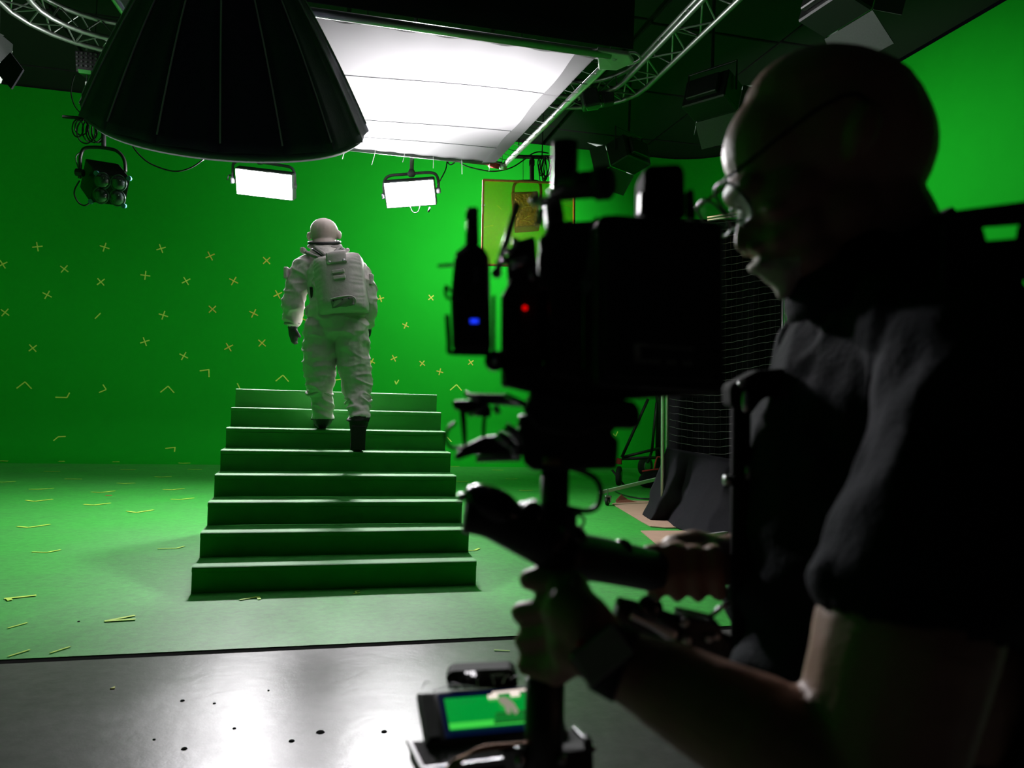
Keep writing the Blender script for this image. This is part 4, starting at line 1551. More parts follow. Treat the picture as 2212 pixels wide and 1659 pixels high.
def pb(u, v, n=0.0):
    """u,v in -1..1 on the pack face"""
    return ctrb + xb * (u * wb / 2) + yb * (v * hb / 2) + nb_ * n


m = MB()


def pad(u, v):
    a, b = u * 2 - 1, v * 2 - 1
    e = 1 - max(abs(a), abs(b)) ** 8
    bulge = 0.10 * min(1, (1 - abs(a) ** 3)) * min(1.0, (1 - abs(b) ** 6) + 0.1) ** 0.35
    sx = a * (1 - 0.05 * abs(b) ** 6)
    sy = b * (1 - 0.05 * abs(a) ** 6)
    crease = 0
    if abs(a) > 0.5:
        crease = 0.003 * math.sin(b * 34 + 2 * math.sin(b * 9)) * min(1, (abs(a) - 0.5) * 3) * (1 - abs(b) ** 8)
    return pb(sx, sy, -0.03 + bulge * (0.55 + 0.45 * e) + crease)


nu = 48
m.grid(pad, nu, nu)
fr_n = (nu + 1) * (nu + 1)
# side wall and back
ring = [j for j in range(nu + 1)] + [(nu + 1) * k + nu for k in range(1, nu + 1)] + [(nu + 1) * nu + k for k in range(nu - 1, -1, -1)] + [(nu + 1) * k for k in range(nu - 1, 0, -1)]
bk = [m.v[i] - nb_ * 0.15 for i in ring]
n0 = len(m.v)
m.v += bk
L_ = len(ring)
for i in range(L_):
    m.f.append((ring[i], ring[(i + 1) % L_], n0 + (i + 1) % L_, n0 + i))
    m.m.append(0)
m.f.append(tuple(n0 + i for i in range(L_)))
m.m.append(0)
m.build('pack_body', PACK, pk, smooth=True)
m = MB()
m.grid(lambda u, v: pb(-0.30 + 0.82 * u, 0.99 - 0.42 * v, 0.062 + 0.014 * math.sin(math.pi * u) - 0.05 * max(0, 0.25 - v)), 10, 8)
fl = m.build('top_flap', PACK, pk, thick=0.012, smooth=True)
for u in (-0.18, 0.42):
    MB().lathe(pb(u, 0.63, 0.07), nb_, [(0, 0.014), (0.006, 0.013), (0.01, 0.006)], 12).build('snap', SILVER, fl, smooth=True, label='shiny metal snap button')
    MB().bar(pb(u - 0.07, 0.63, 0.075), pb(u + 0.07, 0.64, 0.075), 0.012, 0.004, up=nb_).build('snap_plate', SILVER, fl)
for v in (0.28, 0.07):
    m = MB()
    m.box(pb(0.14 + (0.28 - v) * 0.1, v, 0.074), (wb * 0.26, 0.028, 0.016), (xb, yb, nb_), 0.005)
    m.build('ridge_bar', PACK, pk)
MB().tube([pb(-0.30, -0.62, 0.066), pb(0.0, -0.60, 0.075), pb(0.5, -0.60, 0.066), pb(0.68, -0.70, 0.05), pb(0.62, -0.90, 0.03)], 0.006, 6, 5).build('pocket_piping', SUIT, pk, smooth=True)
MB().grid(lambda u, v: pb(-0.30 + 0.92 * u, -0.64 - 0.26 * v, 0.066 - 0.02 * v + 0.012 * math.sin(u * 9 + v * 5) * v), 14, 6).build('lower_pocket', SUIT_DK, pk, thick=0.01, smooth=True)
for u in (-0.2, 0.15, 0.45):
    MB().lathe(pb(u, -0.68, 0.066), nb_, [(0, 0.008), (0.008, 0.006)], 8).build('rivet', BLACK_MET, pk)

# ================================================================== CAMERA RIG (foreground)
dR = 0.95
PXM = FPX / dR


def cyl(a, b, r, n=14, r1=None):
    return MB().cone(at(*a), at(*b), r, r1, n)


HIGHLIGHT_GREY = mat('grey_body_highlight', (0.16, 0.155, 0.16), rough=0.55, var=0.3, scale=50)  # lighter grey that paints highlights on the black camera body
rig = thing('cinema_camera', 'black cinema camera with battery and wireless transmitter on the operator post', 'camera', at(1250, 860, 0.7140))
# battery block facing us
MB().slab([(1288, 478), (1300, 464), (1330, 462), (1545, 478), (1562, 492), (1566, 836), (1556, 850), (1300, 838), (1286, 826)], 0.6300, 0.0525).build('battery', BLACK_PLA, rig, bevel=0.0042)
bt = MB().slab([(1306, 484), (1536, 496), (1544, 826), (1304, 818)], 0.6279, 0.0042).build('battery_plate', BLACK_PLA, rig, bevel=0.0028)
# worn print on the battery: one tall mark and two rows of small ones
m = MB()
m.slab([(1369, 742), (1383, 741), (1385, 772), (1371, 773)], 0.6275, 0.0007)
m.slab([(1383, 741), (1396, 742), (1396, 749), (1383, 748)], 0.6275, 0.0007)
for k in range(8):
    x0 = 1398 + k * 13
    m.slab([(x0, 744 + k), (x0 + 7, 744 + k), (x0 + 8, 750 + k), (x0, 750 + k)], 0.6275, 0.0007)
for k in range(11):
    x0 = 1372 + k * 11.5
    if k not in (5, 8):
        m.slab([(x0, 774 + k * 0.6), (x0 + 7, 774 + k * 0.6), (x0 + 7, 784 + k * 0.6), (x0, 784 + k * 0.6)], 0.6275, 0.0007)
m.build('faded_print', MARK, bt, label='illegible worn grey print in two rows')
MB().prism([at(*q) for q in ((1262, 640, 0.655), (1290, 612, 0.655), (1296, 560, 0.672), (1292, 466, 0.70), (1276, 478, 0.70), (1270, 580, 0.672), (1256, 604, 0.66))], FW * 0.008).build('battery_edge_highlight', HIGHLIGHT_GREY, rig)  # added sloping face, greyed to show the highlight on the battery's left edge
# camera body behind and to the left of it
MB().slab([(1168, 516), (1196, 480), (1286, 474), (1290, 800), (1180, 790), (1166, 740)], 0.700, 0.1400).build('camera_body', BLACK_PLA, rig, bevel=0.0042)
MB().prism([at(*q) for q in ((1164, 622, 0.668), (1198, 624, 0.668), (1206, 572, 0.705), (1232, 560, 0.712), (1238, 476, 0.79), (1192, 482, 0.79), (1164, 520, 0.75))], FW * 0.01).build('side_highlight_face', HIGHLIGHT_GREY, rig)  # body's bright patch, shaped as a grey face sloped to catch the silk light
for y0 in (512, 548):
    MB().slab([(1166, y0), (1178, y0 - 4), (1180, y0 + 22), (1168, y0 + 24)], 0.6650, 0.0042).build('bracket_slot', BLACK_MET, rig, bevel=0.0014)
MB().slab([(1184, 600), (1262, 600), (1262, 830), (1188, 812)], 0.6685, 0.0210).build('rear_module', BLACK_MET, rig, bevel=0.0035)
MB().slab([(1104, 600), (1170, 592), (1172, 800), (1150, 836), (1082, 838), (1082, 640)], 0.6895, 0.0980).build('recorder_module', BLACK_PLA, rig, bevel=0.0042)
for i, x0 in enumerate((1062, 1090, 1120)):
    MB().slab([(x0, 640), (x0 + 8, 636), (x0 + 8, 760), (x0, 764)], 0.6860, 0.0070).build('cooling_rib', BLACK_MET, rig, bevel=0.0007)
MB().slab([(1120, 640), (1126, 640), (1124, 760), (1118, 760)], 0.6846, 0.0042).build('edge_strip', BLACK_GLOSS, rig)
MB().ball(at(1134, 665, 0.6825), 0.0022, 12, 8).build('record_light', LEDRED, rig, smooth=True, label='red record light')
MB().slab([(1188, 700), (1250, 742), (1206, 772), (1190, 760)], 0.6671, 0.0028).build('worn_plate', BLACK_GLOSS, rig)
# viewfinder bracket block left of the body
MB().slab([(1112, 520), (1156, 508), (1164, 600), (1096, 606), (1094, 556)], 0.6930, 0.0560).build('bracket_block', BLACK_PLA, rig, bevel=0.0035)
cyl((1113, 514, 0.6895), (1112, 536, 0.6895), 0.0031).build('thumb_screw', SILVER, rig, smooth=True)
cyl((1112, 538, 0.6895), (1094, 548, 0.6895), 0.0031).build('thumb_screw', SILVER, rig, smooth=True)
cyl((1090, 556, 0.6895), (1090, 572, 0.6895), 0.0035).build('thumb_screw', SILVER, rig, smooth=True)
cyl((1104, 572, 0.6825), (1142, 562, 0.6825), 0.0042).build('clamp_bar', SILVER, rig, smooth=True)
cyl((1150, 580, 0.6825), (1150, 606, 0.6825), 0.0035).build('clamp_bar', GREY_MET, rig, smooth=True)
cyl((1076, 580, 0.7140), (1118, 440, 0.7140), 0.0034).build('support_rod', GREY_MET, rig, smooth=True)
MB().ball(at(1073, 590, 0.7000), 0.0049, 12, 8).build('rod_joint', GREY_MET, rig, smooth=True)
# top handle and viewfinder
cyl((1222, 308, 0.6790), (1220, 410, 0.6790), 0.0115, 18).build('top_grip', BLACK_PLA, rig, smooth=True)
MB().slab([(1194, 306), (1202, 304), (1200, 408), (1192, 408)], 0.6685, 0.0084).build('grip_plate', GREY_MET, rig, bevel=0.0014)
cyl((1216, 404, 0.6720), (1302, 396, 0.6510), 0.0119, 18).build('viewfinder', BLACK_PLA, rig, smooth=True)
MB().lathe(at(1290, 397, 0.6524), at(1302, 396, 0.6510) - at(1216, 404, 0.6720), [(0, 0.0143), (0.0098, 0.0143), (0.0126, 0.0119)], 18).build('eyecup', RUBBER, rig, smooth=True)
cyl((1186, 420, 0.6615), (1246, 392, 0.6615), 0.0038).build('viewfinder_arm', SILVER, rig, smooth=True)
MB().slab([(1176, 424), (1210, 414), (1222, 476), (1182, 486)], 0.6755, 0.0350).build('grip_mount', BLACK_MET, rig, bevel=0.0028)
cyl((1168, 430, 0.6685), (1176, 444, 0.6685), 0.0049).build('lever', SILVER, rig, smooth=True)
cyl((1170, 452, 0.6685), (1164, 486, 0.6685), 0.0031).build('lever', GREY_MET, rig, smooth=True)
cyl((1150, 440, 0.6720), (1164, 424, 0.6720), 0.0042).build('lever', GREY_MET, rig, smooth=True)
# box on top with its little aerial
MB().slab([(1392, 372), (1398, 356), (1470, 352), (1480, 366), (1482, 470), (1390, 466)], 0.6510, 0.0490).build('top_receiver', MATTE, rig, bevel=0.0042)
MB().slab([(1384, 412), (1392, 410), (1390, 460), (1382, 460)], 0.6496, 0.0140).build('receiver_edge', LAMP_GREY, rig, bevel=0.0014)
MB().slab([(1484, 408), (1500, 406), (1506, 474), (1486, 472)], 0.6580, 0.0140).build('receiver_aerial', BLACK_PLA, rig, bevel=0.0028)
# wireless transmitter at the far left with aerials
tx = MB().slab([(980, 556), (1000, 528), (1020, 520), (1046, 532), (1056, 552), (1060, 762), (976, 762), (972, 640)], 0.6790, 0.0315).build('transmitter', BLACK_PLA, rig, bevel=0.0056)
cyl((1021, 450, 0.6895), (1020, 528, 0.6895), 0.0052, 14, 0.0063).build('aerial', BLACK_PLA, tx, smooth=True)
MB().slab([(1006, 456), (1012, 455), (1011, 474), (1005, 474)], 0.6846, 0.0042).build('aerial_tip', SILVER, tx)
MB().slab([(1017, 447), (1025, 446), (1024, 474), (1016, 474)], 0.6818, 0.0042).build('aerial_tip', SILVER, tx)
MB().slab([(982, 546), (1006, 528), (1012, 538), (984, 556)], 0.6762, 0.0056).build('top_edge', SILVER, tx, bevel=0.0014)
MB().slab([(1025, 578), (1032, 578), (1032, 610), (1025, 610)], 0.6779, 0.0014).build('label_strip', GREY_MET, tx)
MB().slab([(1016, 689), (1033, 689), (1033, 698), (1016, 698)], 0.6779, 0.0014).build('status_light', LEDBLUE, tx, label='small blue status light')
MB().slab([(980, 640), (996, 640), (996, 648), (980, 648)], 0.6779, 0.0014).build('button', GREY_MET, tx)
px_tube([(972, 630), (964, 618), (962, 630), (965, 642), (972, 646)], 0.6825, 0.0015).build('ring_clip', BLACK_MET, tx, smooth=True)
px_tube([(966, 680), (970, 740), (970, 756), (980, 762), (1070, 764), (1100, 760)], 0.6825, 0.0024).build('guard_rail', BLACK_MET, rig, smooth=True)
MB().slab([(945, 571), (978, 568), (978, 575), (946, 577)], 0.6895, 0.0042).build('flat_aerial', GREY_MET, rig)
MB().lathe(at(1068, 780, 0.6790), FW, [(-0.0042, 0.0077), (0.0000, 0.0091), (0.0084, 0.0091), (0.0112, 0.0063)], 16).build('knob', BLACK_GLOSS, rig, smooth=True)
cyl((1066, 778, 0.6720), (1074, 781, 0.6720), 0.0028).build('knob_cap', SILVER, rig, smooth=True)
MB().slab([(1082, 790), (1160, 786), (1280, 800), (1300, 838), (1560, 850), (1386, 862), (1240, 870), (1150, 850), (1090, 836)], 0.6720, 0.0840).build('dovetail_plate', BLACK_MET, rig, bevel=0.0035)
MB().slab([(1140, 786), (1152, 786), (1152, 838), (1140, 838)], 0.6685, 0.0028).build('edge_strip', BLACK_GLOSS, rig)

# stage below the camera and the post
sl = thing('stabiliser_sled', 'black stabiliser post with head stage carrying the cinema camera', 'stabiliser', at(1185, 1659, 0.6650))
MB().slab([(1150, 846), (1244, 862), (1370, 866), (1384, 884), (1384, 916), (1372, 928), (1300, 926), (1240, 946), (1160, 930), (1130, 890)], 0.6580, 0.0840).build('head_stage', BLACK_MET, sl, bevel=0.0042)
MB().slab([(1120, 900), (1340, 918), (1320, 936), (1338, 950), (1334, 1014), (1240, 1016), (1150, 1018), (1130, 1000)], 0.6650, 0.0700).build('stage_motor', BLACK_PLA, sl, bevel=0.0042)
BRASS = mat('dull_brass', (0.22, 0.15, 0.05), rough=0.5, metal=0.5)
cyl((1192, 985, 0.6615), (1192, 1003, 0.6615), 0.0084).build('brass_collar', BRASS, sl, smooth=True)
MB().cone(at(1200, 1000, 0.6895), at(1196, 1240, 0.6895), 0.0129, n=20).build('post', BLACK_MET, sl, smooth=True)
MB().cone(at(1196, 1235, 0.6895), at(1176, 1500, 0.6895), 0.0115, n=20).build('post_grip', RUBBER, sl, smooth=True)
MB().cone(at(1178, 1470, 0.6895), at(1172, 1700, 0.6895), 0.0178, n=20).build('lower_post', BLACK_MET, sl, smooth=True)
cyl((1178, 1470, 0.6895), (1180, 1420, 0.6895), 0.0158, 20, 0.0126).build('post_collar', BLACK_PLA, sl, smooth=True)
px_tube([(1232, 1010), (1262, 1020), (1288, 1036), (1298, 1064), (1290, 1094), (1266, 1104), (1228, 1098)], 0.6790, 0.0027).build('cable_loop', BLACK_MET, sl, smooth=True)
px_tube([(1232, 1112), (1252, 1112), (1262, 1124), (1256, 1138), (1244, 1140)], 0.6895, 0.0014).build('cable_loop', BLACK_MET, sl, smooth=True)
MB().slab([(1228, 1108), (1244, 1118), (1246, 1140), (1268, 1150), (1270, 1172), (1226, 1168)], 0.6860, 0.0210).build('cable_clamp', BLACK_PLA, sl, bevel=0.0028)
# small monitor bracket at the left of the stage
mb = MB().slab([(1004, 850), (1094, 852), (1140, 880), (1060, 874), (1026, 866)], 0.7000, 0.0280).build('bracket_plate', GREY_MET, sl, bevel=0.0014)
MB().slab([(975, 866), (1035, 864), (1060, 880), (1060, 902), (1030, 900), (980, 884)], 0.6930, 0.0210).build('bracket_arm', BLACK_MET, sl, bevel=0.0021)
cyl((1004, 850, 0.6986), (1036, 866, 0.6930), 0.0024).build('bracket_rail', SILVER, sl, smooth=True)
cyl((1092, 855, 0.6930), (1136, 875, 0.6860), 0.0029).build('bracket_rail', SILVER, sl, smooth=True)
cyl((1012, 898, 0.6895), (1056, 874, 0.6895), 0.0021).build('bracket_rail', GREY_MET, sl, smooth=True)
MB().slab([(992, 884), (1006, 884), (1008, 962), (1000, 966)], 0.6965, 0.0098).build('bracket_leg', BLACK_MET, sl, bevel=0.0014)
MB().slab([(1042, 898), (1050, 900), (1048, 946), (1040, 944)], 0.6965, 0.0098).build('bracket_leg', BLACK_MET, sl, bevel=0.0014)
MB().slab([(980, 984), (1000, 966), (1040, 946), (1080, 940), (1130, 946), (1140, 985), (1020, 984), (984, 996)], 0.6895, 0.0210).build('bracket_foot', BLACK_PLA, sl, bevel=0.0028)
MB().slab([(1027, 986), (1126, 984), (1126, 997), (1027, 999)], 0.6930, 0.0140).build('silver_rail', ALU, sl, bevel=0.0014)
px_tube([(984, 914), (970, 924), (963, 942), (966, 958), (980, 968), (1000, 966)], 0.6895, 0.0017).build('cable_loop', BLACK_MET, sl, smooth=True)
for a, b, r in (((1092, 922), (1130, 945), 0.0042), ((1076, 940), (1100, 955), 0.0049), ((1100, 955), (1120, 975), 0.0045), ((1128, 910), (1138, 930), 0.0056), ((1070, 880), (1076, 890), 0.0028), ((1110, 965), (1118, 985), 0.0042)):
    cyl((*a, 0.6755), (*b, 0.6720), r).build('clamp_lever', GREY_MET, sl, smooth=True)

# gimbal handle and spring arm
ga = thing('spring_arm', 'black gimbal handle and jointed spring arm held by the operator', 'stabiliser arm', at(1330, 1400, 0.6650))
MB().tube([at(1004, 1112, 0.6510), at(1060, 1120, 0.6545), at(1120, 1146, 0.6580), at(1190, 1180, 0.6650)], [0.0154, 0.0210], 16, 4).build('gimbal_handle', BLACK_PLA, ga, smooth=True)
MB().ell(at(1066, 1092, 0.6545), (RT * 0.026 - UP * 0.008, FW * 0.022, UP * 0.017), 16, 10).build('handle_cap', BLACK_GLOSS, ga, smooth=True)
cyl((995, 1066, 0.6510), (998, 1082, 0.6510), 0.0035).build('end_screw', SILVER, ga, smooth=True)
cyl((1022, 1068, 0.6475), (1036, 1064, 0.6475), 0.0035).build('end_screw', SILVER, ga, smooth=True)
MB().slab([(1100, 1096), (1165, 1082), (1166, 1130), (1110, 1134)], 0.6650, 0.0210).build('handle_bracket', BLACK_MET, ga, bevel=0.0035)
MB().ell(at(1150, 1110, 0.6615), (RT * 0.011, FW * 0.011, UP * 0.011), 12, 8).build('bracket_knob', BLACK_GLOSS, ga, smooth=True)
MB().lathe(at(1196, 1140, 0.6895), (0, 0, 1), [(-0.0245, 0.0168), (-0.0210, 0.0210), (0.0140, 0.0210), (0.0196, 0.0168)], 20).build('gimbal_ring', BLACK_MET, ga, smooth=True)
MB().tube([at(1200, 1195, 0.679), at(1290, 1208, 0.73), at(1370, 1224, 0.79), at(1450, 1242, 0.85)], [0.021, 0.022], 16, 4).build('upper_arm', BLACK_PLA, ga, smooth=True)
MB().bar(at(1236, 1166, 0.675), at(1344, 1200, 0.74), 0.006, 0.005).build('arm_rail', GREY_MET, ga, bevel=0.0012)
MB().ell(at(1345, 1186, 0.755), (RT * 0.0105, FW * 0.0105, UP * 0.010), 14, 10).build('arm_knob', BLACK_GLOSS, ga, smooth=True)
MB().tube([at(1330, 1322, 0.7000), at(1400, 1340, 0.7000), at(1480, 1370, 0.7000), at(1570, 1404, 0.7000)], 0.0140, 14, 4).build('lower_arm', BLACK_PLA, ga, smooth=True)
MB().tube([at(1362, 1326, 0.6846), at(1410, 1346, 0.6846), at(1458, 1374, 0.6846)], [0.0042, 0.0066], 12, 4).build('spring_canister', SILVER, ga, smooth=True)
MB().ell(at(1404, 1314, 0.6895), (RT * 0.012, FW * 0.012, UP * 0.012), 12, 8).build('arm_knob', BLACK_GLOSS, ga, smooth=True)
cyl((1398, 1300, 0.6860), (1420, 1294, 0.6860), 0.0035).build('arm_pin', SILVER, ga, smooth=True)
for x0, y0, r in ((1478, 1345, 0.0042), (1484, 1384, 0.0042), (1532, 1380, 0.0035), (1548, 1376, 0.0028)):
    MB().ball(at(x0, y0, 0.6755), r, 12, 8).build('arm_screw', SILVER, ga, smooth=True)
MB().slab([(1470, 1330), (1560, 1350), (1575, 1420), (1480, 1400)], 0.6825, 0.0350).build('arm_joint', BLACK_MET, ga, bevel=0.0042)
cyl((1530, 1335, 0.6930), (1576, 1298, 0.6930), 0.0024).build('arm_pin', GREY_MET, ga, smooth=True)

# upright tube between operator and rig
ut = thing('vertical_tube', 'upright black tube with clamp in front of the operator', 'support tube', at(1600, 1415, 0.8268))
cyl((1600, 850, 0.8268), (1600, 1412, 0.8268), 0.0105, 18).build('tube', MATTE, ut, smooth=True)
MB().slab([(1578, 832), (1640, 800), (1745, 792), (1745, 832), (1650, 862), (1630, 890), (1580, 880)], 0.8112, 0.0390).build('clamp_bracket', MATTE, ut, bevel=0.0047)
MB().ell(at(1611, 866, 0.8073), (RT * 0.0047, FW * 0.0047, UP * 0.0125), 12, 8).build('clamp_lever', SILVER, ut, smooth=True)
cyl((1596, 832, 0.8073), (1612, 826, 0.8073), 0.0039).build('clamp_pin', GREY_MET, ut, smooth=True)
cyl((1564, 1037, 0.8151), (1580, 1037, 0.8151), 0.0051).build('lock_knob', SILVER, ut, smooth=True)
MB().slab([(1578, 1030), (1616, 1032), (1616, 1052), (1578, 1050)], 0.8151, 0.0234).build('lock_collar', MATTE, ut, bevel=0.0023)
cyl((1617, 1005, 0.8151), (1617, 1035, 0.8151), 0.0039).build('clamp_pin', GREY_MET, ut, smooth=True)

# ================================================================== FIELD MONITOR
fm = thing('field_monitor', 'small tilted monitor showing the stairs scene at the foot of the post', 'monitor', at(1040, 1650, 0.7560))
MT = [at(898, 1494, 0.7910), at(1200, 1474, 0.7910), at(1226, 1580, 0.7210), at(918, 1606, 0.7210)]
xm, ym, nm = quad_axes(MT)
if nm.dot(CAM - MT[0]) < 0:
    nm = -nm
MB().prism(MT, -nm * 0.0245).build('monitor_body', BLACK_PLA, fm, bevel=0.0035)


def mt(u, v, n=0.0):
    return (MT[0] * (1 - u) + MT[1] * u) * (1 - v) + (MT[3] * (1 - u) + MT[2] * u) * v + nm * n


def mq(nm_, mat_, pts, par, n, **kw):
    return MB().prism([mt(u, v, n) for u, v in pts], nm * 0.0006).build(nm_, mat_, par, **kw)


MB().prism([mt(u, v, 0.0) for u, v in ((0.03, 0.10), (0.12, 0.09), (0.12, 0.93), (0.03, 0.94))], nm * 0.002).build('speaker_strip', DOOR_GREY, fm, bevel=0.001)
SC_BLUE = mat('screen_edge_blue', (0.004, 0.006, 0.02), emit=(0.0, 0.01, 0.06), estr=0.25, rough=0.2)
SC_GRN = mat('screen_green', (0.0, 0.1, 0.01), emit=(0.0, 0.28, 0.03), estr=0.9, rough=0.2)
SC_GRN2 = mat('screen_light_green', (0.0, 0.2, 0.01), emit=(0.05, 0.62, 0.06), estr=0.9, rough=0.2)
SC_WHT = mat('screen_white', (0.5, 0.5, 0.5), emit=(1.0, 0.85, 0.75), estr=0.9, rough=0.2)
SC_DRK = mat('screen_dark_green', (0.0, 0.02, 0.0), emit=(0.01, 0.06, 0.012), estr=0.8, rough=0.2)
SC_FIG = mat('screen_figure', (0.2, 0.2, 0.15), emit=(0.28, 0.26, 0.2), estr=0.8, rough=0.2)
scn = mq('screen', SC_BLUE, [(0.15, 0.10), (0.97, 0.08), (0.97, 0.92), (0.15, 0.94)], fm, 0.0005, label='lit screen with the live picture')
mq('picture', SC_GRN, [(0.19, 0.22), (0.94, 0.20), (0.94, 0.80), (0.19, 0.82)], scn, 0.0012)
mq('picture_floor', SC_GRN2, [(0.19, 0.72), (0.94, 0.70), (0.94, 0.80), (0.19, 0.82)], scn, 0.0020)
mq('picture_stairs', SC_DRK, [(0.53, 0.60), (0.80, 0.59), (0.84, 0.79), (0.50, 0.80)], scn, 0.0028)
for k in range(4):
    v0 = 0.645 + k * 0.04
    mq('picture_step', SC_GRN, [(0.52 - k * 0.005, v0), (0.81 + k * 0.008, v0 - 0.01), (0.81 + k * 0.008, v0 - 0.002), (0.52 - k * 0.005, v0 + 0.008)], scn, 0.0036)
mq('picture_silk', SC_WHT, [(0.54, 0.16), (0.80, 0.13), (0.80, 0.17), (0.53, 0.20)], scn, 0.0020)
mq('picture_lamp', SC_WHT, [(0.50, 0.23), (0.57, 0.225), (0.57, 0.30), (0.50, 0.305)], scn, 0.0028)
mq('picture_lamp', SC_WHT, [(0.66, 0.215), (0.725, 0.21), (0.725, 0.285), (0.66, 0.29)], scn, 0.0028)
mq('picture_figure', SC_FIG, [(0.565, 0.36), (0.59, 0.31), (0.63, 0.34), (0.67, 0.46), (0.69, 0.62), (0.665, 0.68), (0.65, 0.62), (0.64, 0.52), (0.635, 0.62), (0.63, 0.66), (0.605, 0.64), (0.60, 0.50), (0.575, 0.43)], scn, 0.0044)
HAIRL = mat('loose_wire', (0.35, 0.34, 0.36), rough=0.4, metal=0.5)
for a, b in (((0.05, 0.06), (0.10, 0.0)), ((0.22, 0.04), (0.33, 0.14)), ((0.33, 0.10), (0.24, 0.18)), ((0.44, 0.10), (0.445, 0.0)), ((0.56, 0.06), (0.55, -0.02)), ((0.62, 0.05), (0.68, -0.02)), ((0.68, -0.02), (0.76, 0.06)), ((0.12, 0.12), (0.42, 0.16))):
    pa, pb_ = mt(*a, 0.006), mt(*b, 0.010)
    MB().tube([pa, (pa + pb_) / 2 + nm * 0.0042, pb_], 0.0005, 5, 4).build('loose_wire', HAIRL, fm, smooth=True)
# module on top of the monitor
tm = MB().slab([(962, 1462), (972, 1452), (1102, 1446), (1112, 1454), (1120, 1486), (968, 1492)], 0.8050, 0.0280).build('top_module', RUBBER, fm, bevel=0.0028)
for k, (x0, y0) in enumerate(((1007, 1453), (1013, 1453), (1019, 1452), (1024, 1452), (1020, 1458), (1026, 1458))):
    MB().ball(at(x0, y0, 0.8029), 0.0013, 10, 6).build('status_dot', LEDWHITE, tm, label='tiny white status light')
for x0 in (972, 991, 1006):
    MB().slab([(x0, 1466), (x0 + 7, 1465), (x0 + 7, 1476), (x0, 1477)], 0.8029, 0.0021).build('port', DOOR_GREY, tm)
MB().slab([(1058, 1456), (1090, 1454), (1092, 1462), (1060, 1464)], 0.8029, 0.0021).build('display_slot', BLACK_GLOSS, tm)
# tray under the monitor
TQ = [at(880, 1582, 0.7350), at(1240, 1556, 0.7420), at(1282, 1600, 0.6860), at(912, 1646, 0.6860)]
nt_ = (TQ[1] - TQ[0]).cross(TQ[3] - TQ[0]).normalized()
if nt_.z < 0:
    nt_ = -nt_
TQ = [p - nt_ * 0.0084 for p in TQ]
MB().prism(TQ, -nt_ * 0.0210).build('tray', RUBBER, fm, bevel=0.0028)
MB().bar(TQ[0], TQ[3], 0.0042, 0.0056).build('tray_edge', SILVER, fm, bevel=0.0007)
MB().bar(TQ[3], TQ[3] * 0.35 + TQ[2] * 0.65, 0.0042, 0.0056).build('tray_edge', GREY_MET, fm, bevel=0.0008)
MB().bar(TQ[1], TQ[2], 0.0042, 0.0056).build('tray_edge', GREY_MET, fm, bevel=0.0007)
MB().slab([(1262, 1596), (1280, 1600), (1282, 1632), (1262, 1626)], 0.6846, 0.0140).build('tray_end', BLACK_PLA, fm, bevel=0.0021)
for k in range(5):
    pts = [(960 + k * 6, 1664), (985 + k * 5, 1640 - k), (1040, 1622 - k * 2), (1090, 1616 - k * 2), (1150, 1600 + k)]
    px_tube(pts, 0.6825 - k * 0.0014, 0.0011).build('bare_wire', WOODEN, fm, smooth=True, label='thin copper-coloured wire')
MB().slab([(1082, 1622), (1124, 1616), (1134, 1640), (1130, 1670), (1094, 1672)], 0.6790, 0.0140).build('wire_clamp', GREY_MET, fm, bevel=0.0021)
MB().ball(at(1124, 1645, 0.6762), 0.0049, 12, 8).build('clamp_screw', SILVER, fm, smooth=True)
cyl((1206, 1640, 0.6755), (1222, 1642, 0.6755), 0.0042).build('clamp_screw', GREY_MET, fm, smooth=True)

# ================================================================== OPERATOR
dH = 0.78


def H(x, y, lat=0.0):
    """point of the head, lat metres beyond its middle plane"""
    return at(x, y, dH) + FW * lat


def PX(v, d=dH):
    return v * d / FPX


def HE(x, y, rx, ry, latr, lat=0.0, tilt=0.0):
    r = RT * math.cos(tilt) - UP * math.sin(tilt)
    u = UP * math.cos(tilt) + RT * math.sin(tilt)
    return ('e', H(x, y, lat), (r * PX(rx), FW * latr, u * PX(ry)))


def CP(a, ra, b, rb):
    return ('c', at(*a), ra, at(*b), rb)


